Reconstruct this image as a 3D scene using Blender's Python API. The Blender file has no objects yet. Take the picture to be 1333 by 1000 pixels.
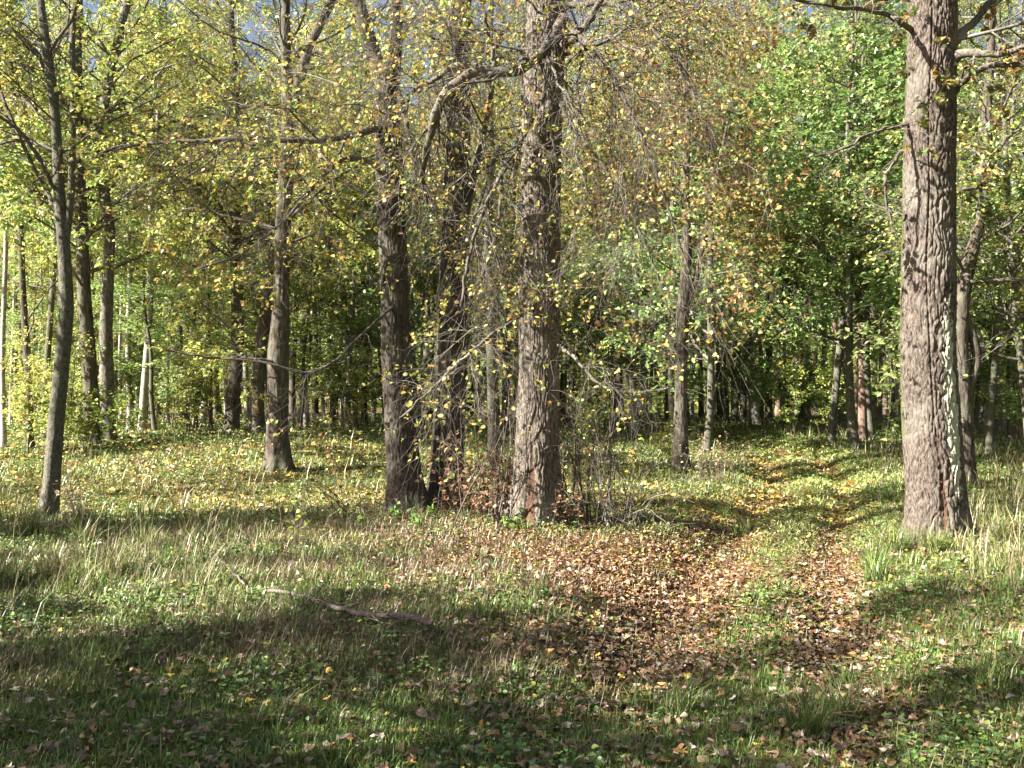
import bpy, math
import numpy as np
from mathutils import Vector

# ------------------------------------------------------------------ camera, light, exposure
scene = bpy.context.scene
COL = scene.collection
F = 1296.0            # focal length in pixels of the 1333 px wide photograph
HOR = 520.0           # row of the horizon
EYE = 1.6
cam_d = bpy.data.cameras.new("camera")
cam_d.sensor_width = 36.0
cam_d.lens = 35.0
cam_d.shift_y = 20.0 / 1333.0
cam_d.clip_start = 0.1
cam_d.clip_end = 2000
cam = bpy.data.objects.new("camera", cam_d)
cam.location = (0, 0, EYE)
cam.rotation_euler = (math.radians(90), 0, 0)
COL.objects.link(cam)
scene.camera = cam

SUN_EL = math.radians(38)
SUN_AZ = math.atan2(-0.94, -0.34)      # atan2(x, y): the sun stands to the left and a little behind
to_sun = Vector((math.sin(SUN_AZ) * math.cos(SUN_EL), math.cos(SUN_AZ) * math.cos(SUN_EL), math.sin(SUN_EL)))
world = bpy.data.worlds.new("World")
scene.world = world
world.use_nodes = True
nt = world.node_tree
sky = nt.nodes.new("ShaderNodeTexSky")
sky.sky_type = 'NISHITA'
sky.sun_disc = False
sky.sun_elevation = SUN_EL
sky.sun_rotation = SUN_AZ
sky.air_density = 1.0
sky.dust_density = 3.0
bg = nt.nodes["Background"]
bg.inputs[1].default_value = 0.04
nt.links.new(sky.outputs[0], bg.inputs[0])
sd = bpy.data.lights.new("sun", 'SUN')
sd.energy = 5.0
sd.angle = math.radians(0.5)
sd.color = (1.0, 0.95, 0.86)
sun = bpy.data.objects.new("sun", sd)
sun.rotation_euler = to_sun.to_track_quat('Z', 'Y').to_euler()
sun.location = (-30, -20, 40)
COL.objects.link(sun)
scene.view_settings.view_transform = 'Standard'
scene.view_settings.look = 'None'
scene.view_settings.gamma = 1
scene.view_settings.exposure = 2.5
cy = scene.cycles
cy.max_bounces = 5
cy.diffuse_bounces = 2
cy.glossy_bounces = 1
cy.transmission_bounces = 2
cy.transparent_max_bounces = 4
cy.sample_clamp_indirect = 4.0
cy.use_denoising = True
cy.caustics_reflective = False
cy.caustics_refractive = False

# ------------------------------------------------------------------ noise
def _hash(ix, iy, iz, seed):
    h = (ix.astype(np.int64) * 374761393 + iy.astype(np.int64) * 668265263 + iz.astype(np.int64) * 2147483647 + seed * 144665) & 0xFFFFFFFF
    h = ((h ^ (h >> 13)) * 1274126177) & 0xFFFFFFFF
    h = ((h ^ (h >> 16)) * 2246822519) & 0xFFFFFFFF
    return ((h ^ (h >> 15)) & 0xFFFFFF) / float(0xFFFFFF)

def noise3(x, y, z, seed=0):
    x, y, z = np.broadcast_arrays(np.asarray(x, float), np.asarray(y, float), np.asarray(z, float))
    xi, yi, zi = np.floor(x), np.floor(y), np.floor(z)
    fx, fy, fz = x - xi, y - yi, z - zi
    fx, fy, fz = [f * f * (3 - 2 * f) for f in (fx, fy, fz)]
    r = 0
    for dx in (0, 1):
        for dy in (0, 1):
            for dz in (0, 1):
                w = (fx if dx else 1 - fx) * (fy if dy else 1 - fy) * (fz if dz else 1 - fz)
                r = r + w * _hash(xi + dx, yi + dy, zi + dz, seed)
    return r

def noise2(x, y, seed=0):
    return noise3(x, y, 0.5, seed)

def fbm2(x, y, seed=0, o=3):
    r, a, s = 0, 0.5, 0
    for k in range(o):
        r = r + a * noise2(np.asarray(x) * 2 ** k, np.asarray(y) * 2 ** k, seed + k)
        s += a
        a *= 0.5
    return r / s

def sstep(a, b, x):
    t = np.clip((np.asarray(x, float) - a) / (b - a), 0, 1)
    return t * t * (3 - 2 * t)

def nrm(v):
    return v / np.maximum(np.linalg.norm(v, axis=-1, keepdims=True), 1e-9)

# ------------------------------------------------------------------ terrain
ROAD_Y = [-30, 0, 4.3, 6.3, 9, 12, 16, 20, 24, 28, 34, 45, 80]
ROAD_X = [0.2, 0.55, 0.95, 1.45, 2.25, 3.25, 4.7, 6.0, 6.7, 6.6, 5.2, 0.5, -20]
_ry = np.linspace(-30, 80, 600)
_rx = np.interp(_ry, ROAD_Y, ROAD_X)
_k = np.hanning(21); _k /= _k.sum()
_rxs = np.convolve(np.pad(_rx, 10, 'edge'), _k, 'valid')

def road_s(x, y):
    return np.asarray(x) - np.interp(y, _ry, _rxs)

def ground_z(x, y):
    x = np.asarray(x, float); y = np.asarray(y, float)
    s = road_s(x, y)
    h = 0.75 * sstep(15, 38, y)
    h = h + 0.42 * np.exp(-((x + 7) / 6.5) ** 2 - ((y - 24) / 5.5) ** 2)
    h = h + 0.10 * np.exp(-((x + 0.3) / 1.8) ** 2 - ((y - 12.6) / 1.6) ** 2)
    h = h + 0.16 * np.exp(-((x - 5.2) / 2.2) ** 2 - ((y - 10) / 4) ** 2)
    roadness = np.exp(-(np.abs(s) / 1.35) ** 4) * sstep(2, 6, y) * (1 - sstep(34, 50, y))
    h = h - 0.17 * roadness
    rut = np.exp(-((s - 0.62) / 0.27) ** 2) + np.exp(-((s + 0.68) / 0.36) ** 2)
    h = h - 0.13 * rut * sstep(4, 8, y) * (1 - sstep(26, 40, y))
    h = h + 0.13 * np.exp(-((y - 12.6) / 1.1) ** 2) * np.exp(-((s + 0.1) / 0.8) ** 2)
    h = h + 0.16 * np.exp(-((y - 18.3) / 1.3) ** 2) * np.exp(-((s) / 1.3) ** 2)
    h = h + 0.14 * np.exp(-((y - 23.5) / 1.1) ** 2) * np.exp(-((s) / 1.5) ** 2)
    for tx, ty, ta in ((4.46, 10.4, .09), (.28, 12.2, .10), (-1.4, 13.4, .08), (-.95, 13.9, .08), (-4.46, 19, .10), (-6.15, 13.2, .05), (3.4, 20, .08)):
        h = h + ta * np.exp(-((x - tx) ** 2 + (y - ty) ** 2) / .42 ** 2)
    h = h + 0.22 * (fbm2(x * 0.23, y * 0.23, 3) - 0.5) * sstep(6, 18, np.hypot(x, y))
    h = h + 0.07 * (fbm2(x * 1.1, y * 1.1, 7) - 0.5) + 0.035 * (fbm2(x * 4.5, y * 4.5, 9, 2) - 0.5)
    return h

def gz(x, y):
    return float(ground_z(np.array([x]), np.array([y]))[0])

def litter_amount(x, y):
    s = road_s(x, y)
    m = 0.95 * np.exp(-((s - 0.62) / 0.25) ** 2) * (.3 + .7 * sstep(4.4, 5.6, y)) + 0.95 * np.exp(-((s + 0.75) / 0.42) ** 2) * (0.08 + 0.92 * sstep(5.8, 7.6, y))
    m = m * 1.0 * (1 - 0.25 * sstep(11.5, 16, y)) * (1 - .6 * sstep(24, 34, y))
    m = m + 1.0 * np.exp(-((x - 1.0) / 1.25) ** 2 - ((y - 9.7) / 1.8) ** 2) * (1 - .85 * np.exp(-(s / .3) ** 2))
    m = m + 0.45 * np.exp(-((x + 1.0) / 2.2) ** 2 - ((y - 11.4) / 1.3) ** 2)
    m = m + 0.32 * np.exp(-((x - 0.5) / .7) ** 2 - ((y - 6.6) / .8) ** 2)
    m = m + 0.33 * sstep(12.0, 15, y) * (x < 3)
    m = m + 0.14 + .16 * sstep(7.8, 5.8, y)
    return np.clip(m * (0.2 + 1.6 * fbm2(x * 1.3, y * 1.3, 21)), 0, 1)

def dry_amount(x, y):
    s = road_s(x, y)
    d = sstep(-0.8, -2.2, x) * sstep(6.0, 8.0, y) * (1 - sstep(15, 20, y))
    d = d + sstep(1.3, 2.4, s) * sstep(6.5, 9, y)
    d = d + 0.55 * sstep(14, 18, y) * (np.abs(s) > 1.5)
    return np.clip(d * (0.3 + 1.2 * fbm2(x * 0.9, y * 0.9, 33)), 0, 1)

# ------------------------------------------------------------------ mesh helpers
def make_mesh(name, verts, faces, mat=None, col=None, smooth=False, extra=None):
    verts = np.ascontiguousarray(verts, dtype=np.float32).reshape(-1, 3)
    faces = np.ascontiguousarray(faces, dtype=np.int32)
    n, k = faces.shape
    me = bpy.data.meshes.new(name)
    me.vertices.add(len(verts)); me.vertices.foreach_set('co', verts.ravel())
    me.loops.add(n * k); me.loops.foreach_set('vertex_index', faces.ravel())
    me.polygons.add(n)
    me.polygons.foreach_set('loop_start', np.arange(0, n * k, k, dtype=np.int32))
    try:
        me.polygons.foreach_set('loop_total', np.full(n, k, dtype=np.int32))
    except Exception:
        pass
    me.polygons.foreach_set('use_smooth', np.full(n, smooth, dtype=bool))
    if col is not None:
        a = me.attributes.new('col', 'FLOAT_COLOR', 'POINT')
        c = np.ones((len(verts), 4), np.float32); c[:, :col.shape[1]] = col
        a.data.foreach_set('color', c.ravel())
    if extra:
        for kx, v in extra.items():
            a = me.attributes.new(kx, 'FLOAT', 'POINT')
            a.data.foreach_set('value', np.ascontiguousarray(v, np.float32))
    me.update(calc_edges=True)
    if mat: me.materials.append(mat)
    return me

def link(name, me, parent=None):
    o = bpy.data.objects.new(name, me)
    COL.objects.link(o)
    if parent is not None: o.parent = parent
    return o

def tag(o, label, cat, group=None, kind=None):
    if label: o['label'] = label
    if cat: o['category'] = cat
    if group: o['group'] = group
    if kind: o['kind'] = kind
    return o

def empty(name, loc):
    o = bpy.data.objects.new(name, None)
    o.location = loc
    o.empty_display_size = 0.3
    COL.objects.link(o)
    return o

def join_geo(parts):
    vs, fs, off = [], [], 0
    for v, f in parts:
        vs.append(v.reshape(-1, 3)); fs.append(f + off); off += len(vs[-1])
    return np.concatenate(vs), np.concatenate(fs)

def tubes(pts, rad, S):
    """pts (N,K,3), rad (N,K) -> tube geometry of all N polylines"""
    N, K, _ = pts.shape
    T = np.empty_like(pts)
    T[:, 1:-1] = pts[:, 2:] - pts[:, :-2]; T[:, 0] = pts[:, 1] - pts[:, 0]; T[:, -1] = pts[:, -1] - pts[:, -2]
    T = nrm(T)
    ch = nrm(pts[:, -1] - pts[:, 0] + 1e-6)
    ax = np.where(np.abs(ch[:, 2:3]) > 0.8, np.array([[1.0, 0, 0]]), np.array([[0, 0, 1.0]]))
    ref = nrm(np.cross(ch, ax))[:, None, :]
    U = nrm(ref - (ref * T).sum(-1, keepdims=True) * T)
    V = np.cross(T, U)
    a = np.linspace(0, 2 * np.pi, S, endpoint=False)
    v = pts[:, :, None, :] + rad[:, :, None, None] * (np.cos(a)[None, None, :, None] * U[:, :, None, :] + np.sin(a)[None, None, :, None] * V[:, :, None, :])
    base = (np.arange(N)[:, None, None] * K + np.arange(K - 1)[None, :, None]) * S
    j = np.arange(S)[None, None, :]; j2 = (j + 1) % S
    f = np.stack([base + j, base + j2, base + S + j2, base + S + j], -1).reshape(-1, 4)
    return v.reshape(-1, 3), f

LEAF_FAR = (np.array([[0, 0, 0], [.5, .36, .1], [1, 0, -.05], [.5, -.36, .1]]), np.array([[0, 1, 2, 3]]))
LEAF_NEAR = (np.array([[0, 0, 0], [.45, 0, .02], [1.05, 0, -.12], [.08, .28, .09], [.42, .43, .12], [.82, .22, .02], [.08, -.28, .09], [.42, -.43, .12], [.82, -.22, .02]]),
             np.array([[0, 1, 4, 3], [1, 2, 5, 4], [0, 6, 7, 1], [1, 7, 8, 2]]))
LEAF_OAK = (np.array([[0, 0, 0], [.3, 0, .03], [.62, 0, .05], [1.05, 0, -.1], [.17, .17, .08], [.3, .38, .14], [.42, .16, .06], [.6, .42, .16], [.72, .16, .05], [.9, .22, .08],
                      [.17, -.17, .08], [.3, -.38, .14], [.42, -.16, .06], [.6, -.42, .16], [.72, -.16, .05], [.9, -.22, .08]]),
            np.array([[0, 1, 5, 4], [1, 6, 5, 5], [1, 2, 7, 6], [2, 8, 7, 7], [2, 3, 9, 8], [0, 10, 11, 1], [1, 11, 12, 12], [1, 12, 13, 2], [2, 13, 14, 14], [2, 14, 15, 3]]))
LEAF_OAK = (LEAF_OAK[0], np.array([[0, 1, 5, 4], [1, 2, 6, 5], [2, 8, 7, 6], [2, 3, 9, 8], [0, 10, 11, 1], [1, 11, 12, 2], [2, 12, 13, 14], [2, 14, 15, 3]]))

def leaves_geo(rng, P, U, Nn, size, tmpl, jitter=0.0):
    V0, F0 = tmpl
    U = nrm(U); W = nrm(np.cross(Nn, U)); Nn = np.cross(U, W)
    L = V0[None] + (rng.normal(0, jitter, (len(P),) + V0.shape) if jitter else 0)
    v = P[:, None, :] + size[:, None, None] * (L[:, :, 0:1] * U[:, None] + L[:, :, 1:2] * W[:, None] + L[:, :, 2:3] * Nn[:, None])
    f = (np.arange(len(P)) * len(V0))[:, None, None] + F0[None]
    return v.reshape(-1, 3), f.reshape(-1, F0.shape[1])

def pick_col(rng, pal, n, var=0.18, w=None):
    pal = np.array(pal, float)
    c = pal[rng.choice(len(pal), n, p=w)]
    return np.clip(c * np.exp(rng.normal(0, var, (n, 1))) * np.exp(rng.normal(0, var * .22, (n, 3))), 0, 0.9)

# ------------------------------------------------------------------ materials
def new_mat(name):
    m = bpy.data.materials.new(name); m.use_nodes = True
    m.node_tree.nodes.clear()
    return m, m.node_tree.nodes, m.node_tree.links

def leaf_mat(name, transl=0.35, gloss=0.04, tint=0.25):
    m, N, L = new_mat(name)
    out = N.new('ShaderNodeOutputMaterial')
    at = N.new('ShaderNodeAttribute'); at.attribute_name = 'col'
    oi = N.new('ShaderNodeObjectInfo')
    hs = N.new('ShaderNodeHueSaturation')
    mr = N.new('ShaderNodeMapRange'); mr.inputs['To Min'].default_value = 0.5 - 0.07 * tint; mr.inputs['To Max'].default_value = 0.5 + 0.10 * tint
    L.new(oi.outputs['Random'], mr.inputs['Value']); L.new(mr.outputs[0], hs.inputs['Hue'])
    mr2 = N.new('ShaderNodeMapRange'); mr2.inputs['To Min'].default_value = 1 - tint; mr2.inputs['To Max'].default_value = 1 + tint
    mu = N.new('ShaderNodeMath'); mu.operation = 'MULTIPLY'; mu.inputs[1].default_value = 7.31
    fr = N.new('ShaderNodeMath'); fr.operation = 'FRACT'
    L.new(oi.outputs['Random'], mu.inputs[0]); L.new(mu.outputs[0], fr.inputs[0]); L.new(fr.outputs[0], mr2.inputs['Value']); L.new(mr2.outputs[0], hs.inputs['Value'])
    L.new(at.outputs['Color'], hs.inputs['Color'])
    d = N.new('ShaderNodeBsdfDiffuse'); t = N.new('ShaderNodeBsdfTranslucent'); mx = N.new('ShaderNodeMixShader'); mx.inputs[0].default_value = transl
    L.new(hs.outputs[0], d.inputs[0]); L.new(hs.outputs[0], t.inputs[0]); L.new(d.outputs[0], mx.inputs[1]); L.new(t.outputs[0], mx.inputs[2])
    g = N.new('ShaderNodeBsdfGlossy'); g.inputs['Roughness'].default_value = 0.45; g.inputs[0].default_value = (1, 1, 1, 1)
    m2 = N.new('ShaderNodeMixShader'); m2.inputs[0].default_value = gloss
    L.new(mx.outputs[0], m2.inputs[1]); L.new(g.outputs[0], m2.inputs[2]); L.new(m2.outputs[0], out.inputs[0])
    return m

def bark_mat(name, c1, c2, c3, scale=1.0, stretch=7.0, bump=0.6, marks=False, birch=False):
    m, N, L = new_mat(name)
    out = N.new('ShaderNodeOutputMaterial'); b = N.new('ShaderNodeBsdfPrincipled')
    b.inputs['Roughness'].default_value = 0.95
    b.inputs['Specular IOR Level'].default_value = 0.15
    tc = N.new('ShaderNodeTexCoord'); mp = N.new('ShaderNodeMapping')
    mp.inputs['Scale'].default_value = (20 * scale, 20 * scale, 20 * scale / stretch)
    L.new(tc.outputs['Object'], mp.inputs[0])
    n1 = N.new('ShaderNodeTexNoise'); n1.inputs['Scale'].default_value = 1; n1.inputs['Detail'].default_value = 6; n1.inputs['Roughness'].default_value = 0.65
    n1.inputs['Distortion'].default_value = 0.4
    L.new(mp.outputs[0], n1.inputs['Vector'])
    n2 = N.new('ShaderNodeTexNoise'); n2.inputs['Scale'].default_value = 1.7; n2.inputs['Detail'].default_value = 4
    L.new(tc.outputs['Object'], n2.inputs['Vector'])
    cr = N.new('ShaderNodeValToRGB')
    e = cr.color_ramp.elements
    e[0].position = 0.36; e[0].color = (*c1, 1); e[1].position = 0.62; e[1].color = (*c2, 1)
    L.new(n1.outputs[0], cr.inputs[0])
    mx = N.new('ShaderNodeMixRGB'); mx.inputs[2].default_value = (*c3, 1)
    r2 = N.new('ShaderNodeValToRGB'); r2.color_ramp.elements[0].position = 0.5; r2.color_ramp.elements[1].position = 0.66
    r2.color_ramp.elements[1].color = (.7, .7, .7, 1)
    L.new(n2.outputs[0], r2.inputs[0]); L.new(r2.outputs[0], mx.inputs[0]); L.new(cr.outputs[0], mx.inputs[1])
    last = mx.outputs[0]
    if birch:
        mp2 = N.new('ShaderNodeMapping'); mp2.inputs['Scale'].default_value = (7, 7, 34); L.new(tc.outputs['Object'], mp2.inputs[0])
        n3 = N.new('ShaderNodeTexNoise'); n3.inputs['Scale'].default_value = 1; n3.inputs['Detail'].default_value = 3; L.new(mp2.outputs[0], n3.inputs['Vector'])
        r3 = N.new('ShaderNodeValToRGB'); r3.color_ramp.elements[0].position = 0.60; r3.color_ramp.elements[1].position = 0.66
        L.new(n3.outputs[0], r3.inputs[0])
        mx3 = N.new('ShaderNodeMixRGB'); mx3.inputs[2].default_value = (0.03, 0.028, 0.025, 1)
        L.new(r3.outputs[0], mx3.inputs[0]); L.new(last, mx3.inputs[1]); last = mx3.outputs[0]
    if marks:
        for attr, colr, colr2, sc in (('wound', (0.13, 0.07, 0.045), (0.05, 0.03, 0.022), 30), ('lichen', (0.52, 0.51, 0.40), (0.34, 0.34, 0.25), 15), ('moss', (0.10, 0.13, 0.03), (0.06, 0.085, 0.02), 60)):
            a = N.new('ShaderNodeAttribute'); a.attribute_name = attr
            vn = N.new('ShaderNodeTexNoise'); vn.inputs['Scale'].default_value = sc; vn.inputs['Detail'].default_value = 5; vn.inputs['Roughness'].default_value = .65
            L.new(tc.outputs['Object'], vn.inputs['Vector'])
            ad = N.new('ShaderNodeMath'); ad.operation = 'ADD'; L.new(a.outputs['Fac'], ad.inputs[0]); L.new(vn.outputs[0], ad.inputs[1])
            mr = N.new('ShaderNodeMapRange'); mr.inputs['From Min'].default_value = 0.96; mr.inputs['From Max'].default_value = 1.0
            L.new(ad.outputs[0], mr.inputs['Value'])
            cm = N.new('ShaderNodeMixRGB'); cm.inputs[1].default_value = (*colr2, 1); cm.inputs[2].default_value = (*colr, 1); L.new(n1.outputs[0], cm.inputs[0])
            mm = N.new('ShaderNodeMixRGB'); L.new(mr.outputs[0], mm.inputs[0]); L.new(last, mm.inputs[1]); L.new(cm.outputs[0], mm.inputs[2]); last = mm.outputs[0]
    L.new(last, b.inputs['Base Color'])
    bp = N.new('ShaderNodeBump'); bp.inputs['Strength'].default_value = bump; bp.inputs['Distance'].default_value = 0.03
    L.new(n1.outputs[0], bp.inputs['Height']); L.new(bp.outputs[0], b.inputs['Normal'])
    L.new(b.outputs[0], out.inputs[0])
    return m

M_OAK = bark_mat('oak_bark', (.026, .020, .017), (.175, .142, .118), (.20, .18, .15), 2.6, 3, .9, marks=True)
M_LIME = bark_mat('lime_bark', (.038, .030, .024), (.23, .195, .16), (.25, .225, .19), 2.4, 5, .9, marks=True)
M_LIME_SHADED = bark_mat('shaded_lime_bark', (.024, .019, .016), (.13, .108, .088), (.16, .15, .12), 2.4, 5, .9, marks=True)  # lime bark with the shade on the trunk pair put into its colour
M_BARK = bark_mat('grey_bark', (.035, .028, .022), (.13, .108, .085), (.13, .135, .10), 1.2, 6, .7)
M_BARK2 = bark_mat('smooth_bark', (.06, .055, .045), (.15, .14, .11), (.08, .10, .055), 1.6, 1.6, .7)
M_BIRCH = bark_mat('birch_bark', (.25, .235, .21), (.38, .36, .32), (.2, .19, .165), 1.0, 2, .25, birch=True)
M_BIRCH_OLD = bark_mat('old_birch_bark', (.07, .06, .05), (.22, .20, .17), (.12, .11, .09), 1.0, 2.5, .5, birch=True)
M_PINE = bark_mat('pine_bark', (.10, .07, .055), (.22, .155, .12), (.28, .18, .12), 1.2, 4, .7)
M_TWIG = bark_mat('twig_bark', (.055, .045, .038), (.15, .13, .11), (.22, .21, .17), 2.0, 3, .3)
M_DEAD = bark_mat('dead_wood', (.07, .055, .048), (.17, .135, .12), (.19, .165, .15), 2.5, 6, .5)
M_LEAF = leaf_mat('leaf', .45, .035, .28)
M_LEAF_NEAR = leaf_mat('near_leaf', .38, .03, .0)
M_LITTER = leaf_mat('litter_leaf', .12, .05, 0)
M_GRASS = leaf_mat('grass_blade', .30, .04, 0)
M_NEEDLE = leaf_mat('pine_needle', .12, .03, .2)

def ground_mat():
    m, N, L = new_mat('forest_floor')
    out = N.new('ShaderNodeOutputMaterial'); b = N.new('ShaderNodeBsdfPrincipled'); b.inputs['Roughness'].default_value = 1; b.inputs['Specular IOR Level'].default_value = 0.1
    tc = N.new('ShaderNodeTexCoord')
    a = N.new('ShaderNodeAttribute'); a.attribute_name = 'lit'
    n1 = N.new('ShaderNodeTexNoise'); n1.inputs['Scale'].default_value = 9; n1.inputs['Detail'].default_value = 8; n1.inputs['Roughness'].default_value = .7
    n2 = N.new('ShaderNodeTexNoise'); n2.inputs['Scale'].default_value = 55; n2.inputs['Detail'].default_value = 4
    vo = N.new('ShaderNodeTexVoronoi'); vo.inputs['Scale'].default_value = 22
    for n in (n1, n2, vo): L.new(tc.outputs['Object'], n.inputs['Vector'])
    g = N.new('ShaderNodeValToRGB'); e = g.color_ramp.elements
    e[0].position = .35; e[0].color = (.07, .06, .024, 1); e[1].position = .7; e[1].color = (.14, .155, .045, 1)
    L.new(n1.outputs[0], g.inputs[0])
    l = N.new('ShaderNodeValToRGB'); e = l.color_ramp.elements
    e[0].position = .2; e[0].color = (.07, .038, .018, 1); e[1].position = .8; e[1].color = (.22, .12, .055, 1)
    L.new(vo.outputs['Color'], l.inputs[0])
    ad = N.new('ShaderNodeMath'); ad.operation = 'ADD'; L.new(a.outputs['Fac'], ad.inputs[0]); L.new(n2.outputs[0], ad.inputs[1])
    mr = N.new('ShaderNodeMapRange'); mr.inputs['From Min'].default_value = .75; mr.inputs['From Max'].default_value = 1.05; L.new(ad.outputs[0], mr.inputs['Value'])
    mx = N.new('ShaderNodeMixRGB'); L.new(mr.outputs[0], mx.inputs[0]); L.new(g.outputs[0], mx.inputs[1]); L.new(l.outputs[0], mx.inputs[2])
    L.new(mx.outputs[0], b.inputs['Base Color'])
    bp = N.new('ShaderNodeBump'); bp.inputs['Strength'].default_value = .8; bp.inputs['Distance'].default_value = .04
    L.new(n2.outputs[0], bp.inputs['Height']); L.new(bp.outputs[0], b.inputs['Normal'])
    L.new(b.outputs[0], out.inputs[0])
    return m

# ------------------------------------------------------------------ ground
def steps(a, spec):
    out = [a]
    for end, st in spec:
        while out[-1] < end - 1e-6:
            out.append(out[-1] + st)
    return np.array(out)
xp = steps(0, [(7, .07), (16, .18), (40, .8), (120, 5), (420, 50)])
gx = np.concatenate([-xp[:0:-1], xp])
yp = steps(2, [(15, .07), (32, .16), (60, .7), (140, 5), (500, 50)])
yn = -steps(-2, [(10, .5), (60, 4), (260, 50)])
gy = np.concatenate([yn[:0:-1], yp])
GX, GY = np.meshgrid(gx, gy)
gv = np.stack([GX, GY, ground_z(GX, GY)], -1).reshape(-1, 3)
nx = len(gx)
ii = (np.arange(len(gy) - 1)[:, None] * nx + np.arange(nx - 1)[None]).ravel()
gf = np.stack([ii, ii + 1, ii + 1 + nx, ii + nx], 1)
me = make_mesh('ground', gv, gf, ground_mat(), smooth=True, extra={'lit': litter_amount(GX, GY).ravel()})
tag(link('ground', me), 'uneven forest floor with a rutted grassy track across it', 'ground', kind='structure')

# ------------------------------------------------------------------ grass, herbs, fallen leaves (nobody could count them)
rng = np.random.default_rng(5)
def wedge(n, d0, d1, p=1.3, side=0.60, pad=1.2):
    """positions in the wedge ahead of the viewer, density falling with distance^p"""
    e = 2 - p
    u = rng.random(n)
    d = (d0 ** e + u * (d1 ** e - d0 ** e)) ** (1 / e)
    x = (rng.random(n) * 2 - 1) * (side * d + pad)
    return x, d

def blades(x, y, L, wd, lean, c0):
    n = len(x)
    z = ground_z(x, y) - 0.01
    a = rng.random(n) * 2 * np.pi
    dx, dy = np.cos(a), np.sin(a)
    sx, sy = -dy, dx
    out = np.empty((n, 6, 3))
    for k, (t, w) in enumerate(((0, 1), (.55, .75), (1, .12))):
        off = lean * L * t ** 1.8
        h = L * t * np.sqrt(np.clip(1 - (lean * t) ** 2 * .6, .1, 1))
        cx, cyy, cz = x + dx * off, y + dy * off, z + h
        out[:, 2 * k] = np.stack([cx - sx * wd * w, cyy - sy * wd * w, cz], 1)
        out[:, 2 * k + 1] = np.stack([cx + sx * wd * w, cyy + sy * wd * w, cz], 1)
    f = (np.arange(n) * 6)[:, None, None] + np.array([[0, 1, 3, 2], [2, 3, 5, 4]])[None]
    return out.reshape(-1, 3), f.reshape(-1, 4), np.repeat(c0, 6, 0)

G_GREEN = [(.10, .17, .035), (.15, .22, .05), (.07, .125, .03), (.21, .25, .06), (.13, .18, .045)]
G_DRY = [(.30, .27, .13), (.22, .165, .09), (.35, .31, .17), (.16, .115, .07), (.22, .25, .08), (.12, .085, .05)]
def make_grass():
    x, y = wedge(820000, 3.9, 55, 1.5)
    keep = rng.random(len(x)) < (1 - 0.80 * litter_amount(x, y)) * (0.25 + 1.3 * fbm2(x * 2.2, y * 2.2, 41))
    x, y = x[keep], y[keep]
    n = len(x)
    dry = rng.random(n) < 0.10 + 0.24 * dry_amount(x, y)
    tall = (0.30 + 0.60 * dry_amount(x, y)) * (.5 + .9 * fbm2(x * .55, y * .55, 88)) * (1 - .35 * sstep(11, 15, y)) + 0.35 * fbm2(x * .8, y * .8, 50)
    L = (0.05 + 0.13 * rng.random(n) ** 1.5) * tall * (1 + 0.9 * dry * rng.random(n))
    tuft = fbm2(x * 3.2, y * 3.2, 77, 2)
    L *= 0.6 + 1.5 * sstep(.5, .8, tuft)
    L *= 1 - 0.45 * np.exp(-(road_s(x, y) / 1.3) ** 4)
    c = np.where(dry[:, None], pick_col(rng, G_DRY, n), pick_col(rng, G_GREEN, n))
    wd = 0.0013 + 0.0005 * y + 0.001 * rng.random(n)
    v, f, c = blades(x, y, L, wd * np.where(dry, .75, 1), rng.random(n) ** .7 * 1.1, c)
    return v, f, c
def make_short():
    x, y = wedge(230000, 3.9, 9.5, 1.2)
    keep = rng.random(len(x)) < (1 - .9 * litter_amount(x, y)) * sstep(.2, .5, fbm2(x * 1.9, y * 1.9, 141))
    x, y = x[keep], y[keep]; n = len(x)
    return blades(x, y, .025 + .06 * rng.random(n) ** 1.5, .0016 + .0003 * y, rng.random(n), pick_col(rng, G_GREEN + [(.09, .17, .03)], n))
v, f, c = make_grass()
v2, f2, c2 = make_short()
def make_far_short():
    x, y = wedge(260000, 11, 34, 1.2)
    keep = rng.random(len(x)) < (1 - .75 * litter_amount(x, y))
    x, y = x[keep], y[keep]; n = len(x)
    yel = rng.random(n) < .25 + .6 * np.exp(-(road_s(x, y) / 2.6) ** 4)
    c = np.where(yel[:, None], pick_col(rng, [(.30, .34, .10), (.24, .30, .08), (.38, .37, .15), (.33, .36, .12)], n), pick_col(rng, G_GREEN, n))
    return blades(x, y, (.03 + .08 * rng.random(n) ** 1.5), .001 + .0006 * y, .4 + .8 * rng.random(n), c)
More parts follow.
